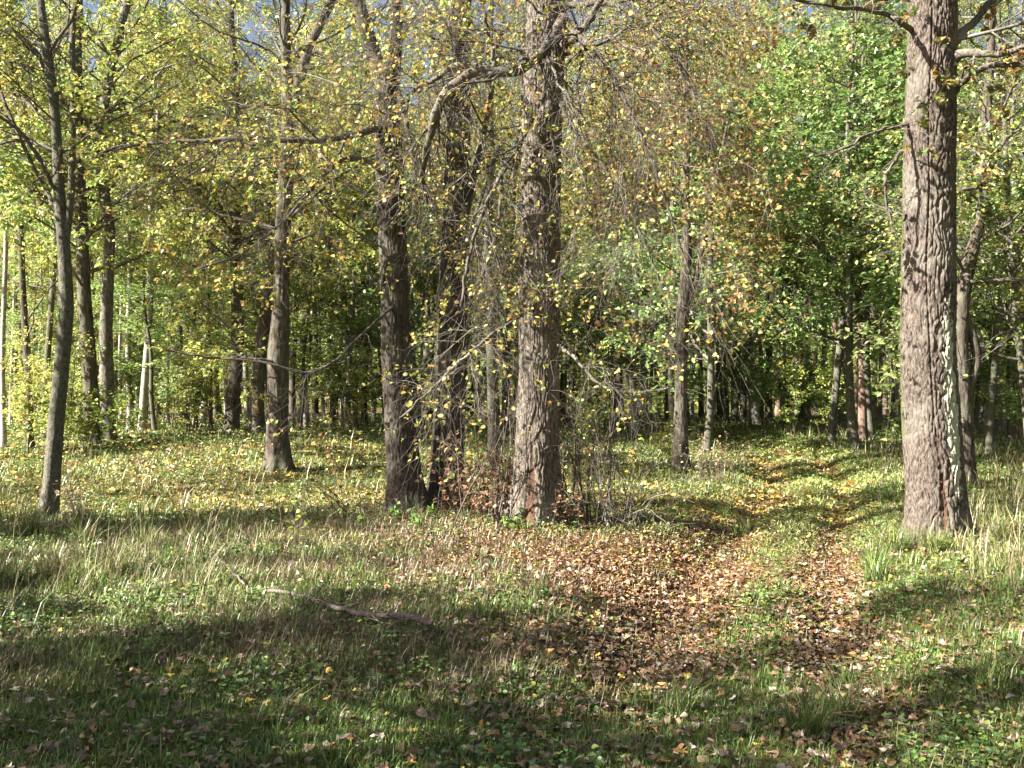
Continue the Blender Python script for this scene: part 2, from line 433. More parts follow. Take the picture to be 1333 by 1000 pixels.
def make_tussocks():
    # arching tufts beside the track, round the oak and in the left-hand sward
    C = [(1.55, 5.2, .30, 170), (1.85, 5.6, .26, 120), (.95, 5.6, .24, 110), (.75, 5.9, .2, 70), (3.9, 10.1, .28, 160), (4.1, 9.7, .24, 120), (4.85, 10.0, .3, 160), (3.3, 9.0, .28, 140), (3.5, 9.6, .3, 140), (2.1, 6.3, .2, 80),
         (-4.0, 8.7, .32, 160), (-3.6, 8.9, .3, 120), (-2.5, 8.0, .24, 90), (-5.6, 11.6, .36, 150), (-5.2, 12.2, .36, 150), (-4.6, 10.8, .34, 120), (-1.6, 7.4, .24, 90), (-.2, 7.2, .22, 80), (.2, 7.9, .24, 80), (-2.3, 5.4, .2, 80), (-1.2, 4.9, .2, 80),
         (5.6, 9.2, .34, 130), (4.6, 8.4, .28, 100), (2.9, 12.6, .3, 90), (6.4, 12.5, .34, 120), (5.8, 15.5, .34, 120), (3.1, 14.4, .3, 100), (2.7, 5.6, .24, 100)]
    o = []
    for cx, cyy, L0, n in C:
        a = rng.random(n) * 6.283; rr = .10 * rng.random(n) ** .5
        x = cx + np.cos(a) * rr; y = cyy + np.sin(a) * rr
        dry = rng.random(n) < (.2 + .6 * float(dry_amount(np.array([cx]), np.array([cyy]))[0]))
        o.append(blades(x, y, L0 * (.4 + .9 * rng.random(n)), np.full(n, .0022 + .0003 * cyy), .2 + .95 * rng.random(n), np.where(dry[:, None], pick_col(rng, G_DRY, n), pick_col(rng, G_GREEN, n))))
    return o
for v3, f3, c3 in [make_far_short()] + make_tussocks():
    f2 = np.concatenate([f2, f3 + len(v2)]); v2 = np.concatenate([v2, v3]); c2 = np.concatenate([c2, c3])
v, f, c = np.concatenate([v, v2]), np.concatenate([f, f2 + len(v)]), np.concatenate([c, c2])
tag(link('grass', make_mesh('grass', v, f, M_GRASS, c)), 'short green and straw-coloured grass over the forest floor', 'grass', kind='stuff')

def make_tall():
    # seed stalks and long dry blades standing above the sward
    x, y = wedge(60000, 5, 34, 1.2)
    keep = rng.random(len(x)) < np.where(road_s(x, y) > 1.2, .8, .20) * dry_amount(x, y) * sstep(.42, .62, fbm2(x * 1.6, y * 1.6, 61)) * (np.abs(road_s(x, y)) > 1.2)
    x, y = x[keep], y[keep]; n = len(x)
    L = 0.2 + 0.34 * rng.random(n) ** 1.6
    c = pick_col(rng, G_DRY + [(.45, .34, .2), (.2, .25, .08)], n)
    return blades(x, y, L, 0.0014 + 0.00035 * y, .2 + rng.random(n) * .7, c)
def make_thatch():
    # withered brown herbs lying in the sward
    x, y = wedge(100000, 4.6, 13, 1.2)
    m = sstep(.4, .65, fbm2(x * 1.1, y * 1.1, 151)) * (.25 + .75 * sstep(1.0, -.5, x)) * sstep(4.8, 6, y)
    keep = (rng.random(len(x)) < m) & (np.abs(road_s(x, y)) > .2)
    x, y = x[keep], y[keep]; n = len(x)
    return blades(x, y, .05 + .15 * rng.random(n) ** 1.6, .0012 + .0003 * y, .3 + .9 * rng.random(n), pick_col(rng, [(.17, .115, .07), (.12, .08, .05), (.25, .18, .11), (.09, .06, .04), (.20, .17, .08)], n))
v, f, c = make_tall()
v2, f2, c2 = make_thatch()
v, f, c = np.concatenate([v, v2]), np.concatenate([f, f2 + len(v)]), np.concatenate([c, c2])
tag(link('dry_grass', make_mesh('dry_grass', v, f, M_GRASS, c)), 'long pale dry grass stalks standing on the banks beside the track', 'dry grass', kind='stuff')

L_OR = [(.21, .11, .05), (.16, .075, .035), (.10, .052, .028), (.29, .18, .08), (.075, .04, .024), (.19, .12, .07)]
L_PALE = [(.21, .15, .09), (.15, .10, .06), (.33, .27, .20), (.10, .066, .042), (.19, .12, .065)]
L_YEL = [(.55, .40, .08), (.48, .33, .07), (.40, .32, .08), (.52, .30, .07)]
def make_litter(n0, d0, d1, p, tmpl, size, jit, floor=0.05):
    x, y = wedge(n0, d0, d1, p)
    m = litter_amount(x, y)
    keep = rng.random(len(x)) < np.clip(m * 1.0, floor, .85)
    x, y, m = x[keep], y[keep], m[keep]; n = len(x)
    base = np.empty((n, 3))
    r = rng.random(n)
    orange = np.exp(-((x - 1.2) / 2.6) ** 2 - ((y - 10) / 3.2) ** 2)
    far = sstep(11.5, 15, y)
    cy_, co, cp = pick_col(rng, L_YEL, n, .15), pick_col(rng, L_OR, n, .22), pick_col(rng, L_PALE, n, .22)
    base = np.where((r < .04 + .5 * far)[:, None], cy_, np.where((rng.random(n) < .3 + .6 * orange)[:, None], co, cp))
    up = np.stack([rng.normal(0, .45, n), rng.normal(0, .45, n), np.ones(n)], 1)
    a = rng.random(n) * 2 * np.pi
    U = np.stack([np.cos(a), np.sin(a), rng.normal(0, .25, n)], 1)
    P = np.stack([x, y, ground_z(x, y) + .008 + .03 * rng.random(n) * (0.3 + m) + 0.045 * rng.random(n) * (rng.random(n) < .5) * (1 - m)], 1)
    v, f = leaves_geo(rng, P, U, nrm(up), size * (0.6 + .7 * rng.random(n)) * (1 + .015 * y), tmpl, jit)
    base = np.repeat(base, len(tmpl[0]), 0)
    return v, f, base * np.clip(rng.normal(.95, .2, (len(base), 1)), .4, 1.3)
vs, fs, cs, off = [], [], [], 0
for args in ((13000, 3.9, 9, .9, LEAF_OAK, .056, .06), (26000, 3.9, 10, .8, LEAF_NEAR, .045, .07), (150000, 6.5, 17, 1.1, LEAF_NEAR, .034, .09), (60000, 14, 48, 1.3, LEAF_FAR, .085, .05)):
    v, f, c = make_litter(*args)
    vs.append(v); fs.append(f + off); cs.append(c); off += len(v)
tag(link('fallen_leaves', make_mesh('fallen_leaves', np.concatenate(vs), np.concatenate(fs), M_LITTER, np.concatenate(cs))),
    'orange, yellow and brown fallen leaves lying over the track and grass', 'fallen leaves', kind='stuff')

def make_herbs():
    x, y = wedge(90000, 4, 40, 1.3)
    keep = rng.random(len(x)) < sstep(.45, .7, fbm2(x * 1.4, y * 1.4, 91)) * (1 - .8 * litter_amount(x, y))
    x, y = x[keep], y[keep]
    n = len(x)
    x = np.repeat(x, 3) + rng.normal(0, .03, 3 * n); y = np.repeat(y, 3) + rng.normal(0, .03, 3 * n)
    n *= 3
    P = np.stack([x, y, ground_z(x, y) + .02 + .10 * rng.random(n) * (0.5 + .06 * y)], 1)
    a = rng.random(n) * 2 * np.pi
    U = np.stack([np.cos(a), np.sin(a), rng.normal(.1, .3, n)], 1)
    up = np.stack([rng.normal(0, .4, n), rng.normal(0, .4, n), np.ones(n)], 1)
    c = pick_col(rng, [(.08, .15, .035), (.11, .19, .05), (.06, .12, .03), (.2, .24, .05)], n)
    v, f = leaves_geo(rng, P, U, nrm(up), (.014 + .018 * rng.random(n)) * (1 + .05 * y), LEAF_NEAR, .03)
    return v, f, np.repeat(c, 9, 0)
v, f, c = make_herbs()
tag(link('ground_cover', make_mesh('ground_cover', v, f, M_GRASS, c)), 'low leafy green herbs growing among the grass', 'ground cover', kind='stuff')

# ------------------------------------------------------------------ branching
def grow(rng, P, D, L, K, wander, trop, trop_gain=1.0):
    N = len(P)
    pts = np.empty((N, K, 3)); pts[:, 0] = P
    D = nrm(D); st = (L / (K - 1))[:, None]
    tv = np.zeros((N, 3)); tv[:, 2] = trop
    for k in range(1, K):
        D = nrm(D + rng.normal(0, wander, (N, 3)) + tv * (1 + (trop_gain - 1) * k / K))
        pts[:, k] = pts[:, k - 1] + D * st
    return pts

def spawn(rng, pts, rad, n, t0, t1, ang, asd=.2, updown=0.0, wlen=True):
    N, K, _ = pts.shape
    if wlen:
        w = np.linalg.norm(pts[:, -1] - pts[:, 0], axis=1); w = w / w.sum()
    else: w = None
    i = rng.choice(N, n, p=w)
    t = rng.uniform(t0, t1, n)
    q = t * (K - 1); k = np.minimum(q.astype(int), K - 2); fr = (q - k)[:, None]
    a, b = pts[i, k], pts[i, k + 1]
    P = a + (b - a) * fr
    T = nrm(b - a)
    R = rad[i, k] * (1 - fr[:, 0]) + rad[i, k + 1] * fr[:, 0]
    rnd = rng.normal(0, 1, (n, 3)); rnd[:, 2] = rnd[:, 2] * .6 + updown
    perp = nrm(rnd - (rnd * T).sum(1, keepdims=True) * T)
    an = np.clip(rng.normal(ang, asd, n), .2, 1.5)[:, None]
    return P, nrm(np.cos(an) * T + np.sin(an) * perp), t, R, i

def taper(r0, K, tip):
    t = np.linspace(0, 1, K)[None]
    return r0[:, None] * (1 - t) ** .8 * (1 - tip) + r0[:, None] * tip

def crown(rng, tp, tr, z0, z1, n1, L1, a1, trop1, n2, L2, trop2, n3, L3, trop3, nleaf, lsize, pal, tmpl=LEAF_FAR,
          palw=None, shape='round', limb_r=.32, flat=.6, azf=None, wander=.16, twig_r=.0035, r2=.35, n4=0, L4=.3, K3=5, tip_leaf=.2, seglist=None, clump=.75, thin_top=False):
    """branches and leaves on the trunk polyline tp (K,3) with radii tr; returns branch geometry and leaf geometry"""
    zs = tp[:, 2]
    hz = np.sort(rng.uniform(0, 1, n1)) * (z1 - z0) + z0
    P = np.stack([np.interp(hz, zs, tp[:, 0]), np.interp(hz, zs, tp[:, 1]), hz], 1)
    R = np.interp(hz, zs, tr)
    az = np.arange(n1) * 2.39996 + rng.normal(0, .4, n1) + rng.random() * 6
    if azf is not None: az = azf(rng, n1)
    el = np.pi / 2 - np.clip(rng.normal(a1, .15, n1), .2, 2.0)
    D = np.stack([np.cos(az) * np.cos(el), np.sin(az) * np.cos(el), np.sin(el)], 1)
    q = (hz - z0) / (z1 - z0 + 1e-6)
    sh = np.sqrt(np.clip(1 - (q * 1.0) ** 2 * .85, .05, 1)) if shape == 'round' else (1 - .75 * q)
    if shape == 'pine': sh = np.sin(np.clip(q * .85 + .15, 0, 1) * np.pi) ** .7 * .9 + .1
    Ls = L1 * sh * rng.uniform(.7, 1.15, n1)
    p1 = grow(rng, P, D, Ls, 9, wander, trop1, 1.8)
    r1 = np.minimum(R * limb_r * (.6 + .8 * rng.random(n1)), .02 * Ls + .012); rr1 = taper(r1, 9, .12)
    if seglist is not None:      # additional hand placed limbs join the sources of twigs
        for (pp, rr) in seglist:
            pp = np.asarray(pp)[None]
            p1 = np.concatenate([p1, pp]); rr1 = np.concatenate([rr1, np.asarray(rr)[None]])
    P, D, t, R, i = spawn(rng, p1, rr1, n2, .12, 1, .85, .25, .1)
    l1 = np.linalg.norm(p1[:, -1] - p1[:, 0], axis=1)[i]
    Ls2 = L2 * (1.15 - .65 * t) * rng.uniform(.5, 1.25, n2) * np.clip(l1 / L1, .45, 1.2)
    p2 = grow(rng, P, D, Ls2, 7, wander * 1.2, trop2, 2)
    rr2 = taper(np.clip(R * r2 * 1.4, twig_r * 1.3, .02 * Ls2 + .004), 7, .15)
    P, D, t, R, i = spawn(rng, p2, rr2, n3, .08, 1, .8, .25)
    if thin_top:
        kk = rng.random(n3) < 1 - .75 * sstep(6, 8.5, P[:, 2])
        P, D, R = P[kk], D[kk], R[kk]; n3 = len(P)
    Ls3 = L3 * rng.uniform(.4, 1.3, n3)
    p3 = grow(rng, P, D, Ls3, K3, wander * 1.3, trop3, 2)
    rr3 = taper(np.clip(R * .6, twig_r * .6, twig_r * 1.4), K3, .3)
    geo = [tubes(p1, rr1, 7), tubes(p2, rr2, 5), tubes(p3, rr3, 3)]
    src, srad = p3, rr3
    if n4:
        P, D, t, R, i = spawn(rng, p3, rr3, n4, .1, 1, .8, .25)
        p4 = grow(rng, P, D, L4 * rng.uniform(.4, 1.3, n4), 4, wander * 1.3, trop3, 2)
        geo.append(tubes(p4, taper(np.full(n4, twig_r * .6), 4, .4), 3))
        src, srad = p4, taper(np.full(n4, .001), 4, .4)
    bg_ = join_geo(geo)
    P, D, t, R, i = spawn(rng, src, srad, nleaf, tip_leaf, 1, 1.0, .3)
    P = P + rng.normal(0, lsize * .3, P.shape)
    if clump:
        cn = noise3(P[:, 0] * clump, P[:, 1] * clump, P[:, 2] * clump * 1.3, int(rng.integers(1e6))) * .7 + .3 * noise3(P[:, 0] * clump * 2.3, P[:, 1] * clump * 2.3, P[:, 2] * clump * 2.3, 3)
        kk = rng.random(nleaf) < sstep(.34, .52, cn)
        if thin_top: kk &= rng.random(nleaf) < 1 - .75 * sstep(6, 8.5, P[:, 2])
        P, D = P[kk], D[kk]; nleaf = len(P)
    N_ = nrm(np.stack([rng.normal(0, flat, nleaf), rng.normal(0, flat, nleaf), np.full(nleaf, 1.0)], 1))
    U = D * np.array([1, 1, .5]) + np.array([0, 0, -.25]) + rng.normal(0, .3, D.shape)
    lv, lf = leaves_geo(rng, P, U, N_, lsize * rng.uniform(.6, 1.3, nleaf), tmpl)
    # the hue drifts from bough to bough
    drift = fbm2(P[:, 0] * .9 + P[:, 2] * .5, P[:, 1] * .9, int(rng.integers(1e6)), 2)[:, None]
    c = pick_col(rng, pal, nleaf, .2, palw) * (0.75 + .5 * drift)
    c = np.repeat(c, len(tmpl[0]), 0)
    if len(tmpl[0]) > 4: c = c * np.clip(rng.normal(1, .2, (len(c), 1)), .45, 1.3)
    return bg_, (lv, lf, c)

def needles(rng, P, n_per, L, w, pal):
    n = len(P)
    d = nrm(rng.normal(0, 1, (n, n_per, 3)) + np.array([0, 0, .5]))
    s = nrm(np.cross(d, rng.normal(0, 1, (n, n_per, 3))))
    p = P[:, None]
    v = np.stack([p - s * w, p + s * w, p + d * L + s * w * .5, p + d * L - s * w * .5], 2)
    f = np.arange(n * n_per * 4).reshape(-1, 4)
    return v.reshape(-1, 3), f, np.repeat(pick_col(rng, pal, n, .25), n_per * 4, 0)

# ------------------------------------------------------------------ prototypes of the trees of the wood
P_LIME = [(.40, .42, .10), (.31, .38, .09), (.45, .37, .10), (.21, .30, .07), (.52, .49, .16)]
P_GREEN = [(.19, .27, .08), (.25, .33, .10), (.15, .22, .065), (.32, .36, .12), (.42, .41, .15)]
P_BIRCH = [(.42, .36, .06), (.34, .33, .06), (.24, .28, .05), (.5, .38, .08)]
P_NEEDLE = [(.05, .08, .03), (.07, .11, .035), (.10, .12, .04)]
P_OLD = [(.42, .34, .08), (.48, .41, .10), (.36, .22, .07), (.30, .33, .08), (.22, .28, .07), (.24, .15, .07)]

def trunk_line(rng, H, r, bend, K=26, flare=.5):
    z = np.linspace(-.25, H, K)
    ph = rng.random(4) * 6
    a = np.stack([bend * (np.sin(z / H * 2.2 + ph[0]) - math.sin(ph[0])) + .04 * np.sin(z * 1.1 + ph[1]),
                  bend * (np.sin(z / H * 2.6 + ph[2]) - math.sin(ph[2])) + .04 * np.sin(z * .9 + ph[3]), z], 1)
    rad = r * (1 - np.clip(z, 0, H) / H) ** .75 * .96 + r * .04
    rad = rad * (1 + flare * np.exp(-np.clip(z, 0, 9) / .22))
    return a, rad

PROTO = {}
def proto(key, seed, H, r, bend, bark, leafmat, cargs, needle=False, tiered=False):
    rng = np.random.default_rng(seed)
    a, rad = trunk_line(rng, H, r, bend)
    v, f = tubes(a[None], rad[None], 12)
    tm = make_mesh('trunk', v, f, bark, smooth=True)
    (bv, bf), (lv, lf, lc) = crown(rng, a, rad, **cargs)
    if needle:
        lv, lf, lc = needles(rng, lv[0::4][:], 9, .11, .004, P_NEEDLE)
    parts = [('trunk', tm), ('branches', make_mesh('branches', bv, bf, M_TWIG if bark is not M_PINE else M_PINE, smooth=True)), ('crown', make_mesh('crown', lv, lf, leafmat, lc))]
    PROTO.setdefault(key, []).append((H, r, parts))

for s in range(4):
    proto('lime', 100 + s, 16 + s, .19, .35, M_BARK, M_LEAF, dict(z0=2.2 + s * .7, z1=15.6 + s, n1=34, L1=3.9, a1=.95, trop1=.02, n2=330, L2=1.7, trop2=-.05, n3=2300, L3=.6, trop3=-.05,
          nleaf=[21000, 15000, 18000, 13000][s], lsize=.115, pal=P_LIME, palw=[[.3, .3, .2, .1, .1], [.2, .2, .3, .1, .2], [.2, .3, .1, .3, .1], [.3, .1, .4, .0, .2]][s]))
for s in range(3):
    proto('maple', 200 + s, 9 + 2 * s, .085, .3, M_BARK2, M_LEAF, dict(z0=1.6 + .5 * s, z1=8.7 + 2 * s, n1=26, L1=2.9, a1=1.05, trop1=.03, n2=220, L2=1.2, trop2=0, n3=1300, L3=.5, trop3=-.03,
          nleaf=13000, lsize=.115, pal=P_GREEN, palw=[[.35, .3, .2, .1, .05], [.25, .3, .1, .25, .1], [.15, .25, .1, .3, .2]][s], flat=.45))
for s in range(2):
    proto('birch', 300 + s, 18 + s, .115, .2, M_BIRCH, M_LEAF, dict(z0=6.5, z1=17.6 + s, n1=34, L1=2.8, a1=.65, trop1=.02, n2=330, L2=1.3, trop2=-.16, n3=1700, L3=.6, trop3=-.2,
          nleaf=17000, lsize=.075, pal=P_BIRCH))
for s in range(2):
    proto('pine', 400 + s, 21 + s, .165, .2, M_PINE, M_NEEDLE, dict(z0=11, z1=20.5 + s, n1=34, L1=2.5, a1=1.1, trop1=.05, n2=230, L2=.9, trop2=.03, n3=1400, L3=.35, trop3=.05,
          nleaf=3000, lsize=.05, pal=P_NEEDLE, shape='pine', clump=0), needle=True)
for s in range(3):
    proto('shrub', 500 + s, 1.7 + .5 * s, .016, .12, M_TWIG, M_LEAF, dict(z0=.15, z1=1.6 + .5 * s, n1=16, L1=.75 + .1 * s, a1=.7, trop1=.04, n2=70, L2=.4, trop2=0, n3=260, L3=.2, trop3=0,
          nleaf=1400, clump=0, lsize=.075, pal=[P_GREEN, P_LIME, P_LIME][s], limb_r=.6, twig_r=.002, flat=.5))

FR = np.random.default_rng(77)
TREES = []        # every placed tree with its screen column, for the labels
def plant(key, x, y, scale=1.0, var=None, rot=None, lean=(0, 0), sxy=None, z=None):
    lst = PROTO[key]; H, r, parts = lst[FR.integers(len(lst)) if var is None else var % len(lst)]
    rs = float(road_s(x, y))
    if 4 < y < 37 and abs(rs) < 1.9: x += math.copysign(2.0, rs) - rs      # keep the track clear
    nm = {'lime': 'lime_tree', 'maple': 'maple_tree', 'birch': 'birch_tree', 'pine': 'pine_tree', 'shrub': 'shrub'}[key]
    o = empty(nm, (x, y, (gz(x, y) if z is None else z)))
    o.rotation_euler = (lean[0], lean[1], FR.random() * 6.28 if rot is None else rot)
    o.scale = ((sxy or scale), (sxy or scale), scale)
    for pn, pm in parts:
        link(pn, pm, o)
    TREES.append((o, key, x, y, scale, sxy or scale))
    return o

def px2x(px, d): return (px - 666.5) / F * d
# trees read from the photograph: column, trunk width in px, species, depth
SEEN = [
 (4, 7, 'birch', 24), (38, 9, 'lime', 23), (22, 6, 'lime', 38), (64, 5, 'birch', 42), (78, 7, 'lime', 36), (102, 8, 'lime', 30),
 (168, 8, 'birch', 30), (187, 10, 'birch', 27), (207, 6, 'lime', 45), (232, 6, 'birch', 48), (265, 8, 'birch', 36), (250, 6, 'lime', 42), (282, 6, 'lime', 40),
 (303, 19, 'lime', 26), (334, 19, 'lime', 25), (320, 7, 'birch', 36), (381, 9, 'lime', 34), (410, 9, 'lime', 40), (433, 8, 'lime', 38), (452, 7, 'lime', 44), (475, 8, 'lime', 34),
 (560, 7, 'lime', 40), (612, 9, 'lime', 36), (640, 8, 'pine', 38), (655, 8, 'lime', 30), (745, 9, 'lime', 33), (768, 11, 'lime', 36), (780, 8, 'lime', 40), (792, 6, 'lime', 48),
 (824, 12, 'birch', 30), (836, 9, 'birch', 46), (848, 12, 'lime', 33), (857, 7, 'birch', 44), (868, 7, 'lime', 38), (912, 7, 'lime', 44), (922, 7, 'lime', 50), (938, 8, 'lime', 38),
 (956, 7, 'lime', 40), (966, 9, 'lime', 37), (984, 10, 'birch', 34), (1001, 10, 'lime', 36), (1012, 7, 'pine', 50), (1028, 7, 'pine', 46), (1037, 6, 'birch', 52), (1050, 9, 'pine', 44), (1062, 7, 'lime', 50),
 (1072, 8, 'pine', 42), (1085, 8, 'pine', 44), (1093, 6, 'pine', 48), (1104, 9, 'pine', 46), (1124, 11, 'pine', 28), (1114, 6, 'pine', 54), (1139, 7, 'pine', 48), (1152, 8, 'pine', 50), (1163, 7, 'lime', 45), (1174, 10, 'pine', 32),
 (1276, 11, 'birch', 36), (1264, 6, 'pine', 50), (1299, 13, 'pine', 30), (1290, 7, 'pine', 46), (1311, 6, 'birch', 50), (1326, 10, 'pine', 27), (1342, 10, 'lime', 30)]
def ok_spot(x, y, dmin, also=()):
    for t in TREES:
        if t[1] != 'shrub' and (t[2] - x) ** 2 + (t[3] - y) ** 2 < dmin ** 2: return False
    return abs(float(road_s(np.array([x]), np.array([y]))[0])) > 1.6 or y > 45

for px, w, sp, d in SEEN:
    r0 = {'lime': .19, 'birch': .115, 'pine': .165}[sp]
    plant(sp, px2x(px, d), d, FR.uniform(.72, .9) if d < 36 else FR.uniform(.85, 1.05), sxy=float(np.clip(w * d / F / 2 / r0 * 1.0, .5, 1.5)) if True else None, lean=(FR.normal(0, .012), FR.normal(0, .018)))
for px, w, sp, d in [(14, 5, 'birch', 34), (50, 5, 'birch', 33), (88, 5, 'birch', 40), (156, 5, 'birch', 38), (198, 6, 'birch', 33), (218, 5, 'birch', 36), (244, 5, 'birch', 34), (274, 5, 'lime', 32), (296, 6, 'birch', 38), (349, 5, 'birch', 33), (372, 5, 'birch', 40), (398, 6, 'birch', 32), (421, 5, 'birch', 37), (444, 5, 'birch', 34), (463, 6, 'birch', 41),
                      (486, 6, 'birch', 38), (546, 5, 'birch', 36), (571, 5, 'birch', 40), (604, 5, 'birch', 33), (625, 5, 'birch', 42), (664, 5, 'birch', 37), (735, 6, 'birch', 36), (757, 5, 'birch', 42), (803, 6, 'birch', 38), (812, 5, 'pine', 35), (878, 5, 'birch', 40), (902, 5, 'birch', 37), (930, 5, 'birch', 42), (947, 5, 'lime', 35), (975, 5, 'birch', 41), (992, 6, 'pine', 39), (1020, 5, 'birch', 40), (1044, 5, 'lime', 38), (1078, 5, 'birch', 39), (1099, 5, 'pine', 37), (1132, 5, 'birch', 40), (1146, 6, 'pine', 42), (1168, 5, 'birch', 43)]:  # mostly birch: pale bark stands in for sunlight on these slim stems
    r0 = {'lime': .19, 'birch': .115, 'pine': .165}[sp]
    plant(sp, px2x(px, d), d, FR.uniform(.6, .75), sxy=float(w * d / F / 2 / r0), lean=(FR.normal(0, .012), FR.normal(0, .018)))
# understorey maples with broad green and yellow leaves
for px, d, s, var in [(905, 28, 1.1, 2), (985, 27, 1.2, 1), (1060, 25, 1.25, 0), (1090, 31, 1.35, 2), (935, 24, 1.1, 0), (1135, 28, 1.2, 1), (955, 37, 1.4, 1), (1180, 33, 1.4, 2), (1290, 24, 1.0, 2), (1345, 19, 1.1, 1), (860, 36, 1.2, 1),
                      (800, 30, 1.0, 0), (455, 28, .9, 2), (240, 32, 1.1, 2), (60, 27, 1.1, 2), (125, 31, 1.2, 2), (-20, 21, 1.2, 2), (530, 33, 1.2, 1), (590, 40, 1.3, 2), (730, 42, 1.3, 0), (400, 36, 1.2, 2), (310, 40, 1.3, 2), (180, 40, 1.3, 1)]:
    plant('maple', px2x(px, d), d, s * FR.uniform(.95, 1.1), var=var)
# the stand behind, thinning out of sight
n_far = 0
for _ in range(3000):
    if n_far >= 62: break
    d = math.sqrt(FR.uniform(40 ** 2, 57 ** 2)); px = FR.uniform(-120, 1450)
    x = px2x(px, d)
    if not ok_spot(x, d, 3.3): continue
    sp = FR.choice(['lime', 'maple', 'birch', 'pine'], p=[.45, .2, .15, .2] if px < 800 else [.27, .05, .12, .56])
    plant(sp, x, d, FR.uniform(.9, 1.25) * (1.4 if sp == 'maple' else 1)); n_far += 1
for px, d in [(20, 30), (75, 34), (150, 29), (215, 27), (262, 31), (290, 35), (345, 31), (395, 29), (430, 33), (470, 30), (500, 36), (548, 29), (575, 34), (618, 31), (668, 35), (735, 36), (775, 31), (815, 38), (870, 30), (925, 33), (1200, 36), (1250, 30), (1310, 28), (1345, 33)]:
    plant('maple', px2x(px, d), d + FR.uniform(-1, 1), FR.uniform(.42, .75), sxy=FR.uniform(.6, .85), var=int(FR.integers(1, 3)) if px < 850 else int(FR.integers(0, 2)))
# shrubs along the edge of the clearing
for _ in range(120):
    d = FR.uniform(20, 48); px = FR.uniform(-40, 1380)
    x = px2x(px, d)
    if not ok_spot(x, d, .7): continue
    if d < 24 and 150 < px < 520: continue
    plant('shrub', x, d, FR.uniform(.7, 1.25) * (1 + .035 * max(0, d - 26)))
for _ in range(60):
    d = FR.uniform(59, 77); px = FR.uniform(-30, 1370)
    plant('shrub', px2x(px, d), d, FR.uniform(1.5, 2.6))
# neighbours just outside the view placed so that their crowns shade the clearing
OFF = [('maple', -5.6, 2.6, .68), ('maple', -7.6, 4.9, .66), ('maple', -8.2, 1.2, .68), ('maple', -6.4, -.6, .66), ('maple', -4.4, .4, .6), ('birch', -9.3, 1.3, .9), ('birch', -14.5, 0.6, .9), ('lime', -12, -6.4, 1.0), ('birch', -11, -3.0, 1.0),
       ('maple', -12, 6.4, .75), ('maple', -9.8, 10.5, .8), ('birch', -13.5, 14.9, 1.0), ('lime', 3.5, -4.5, 1.0), ('birch', -3.2, -2.4, .9),
       ('maple', -17.5, 11.9, .9), ('birch', -12.3, 9.2, .85), ('birch', -1.5, -5.5, .9),
       ('lime', 9, 1, 1.0), ('lime', 12.5, 6.5, 1.0), ('lime', 14.5, 12, 1.0), ('lime', 10, -5, 1.0), ('lime', 16, 1, 1.1), ('maple', 13, 17, 1.1), ('lime', 19, 9, 1.1), ('lime', 19, 17, 1.1), ('lime', 6, -11, 1.1),  # unseen trees to the right and behind, added to hold back skylight
       ('maple', 8.6, 6.4, .9), ('lime', 24, 4, 1.1), ('lime', 22, 24, 1.0)]
for sp, x, y, s in OFF:
    plant(sp, x, y, s)

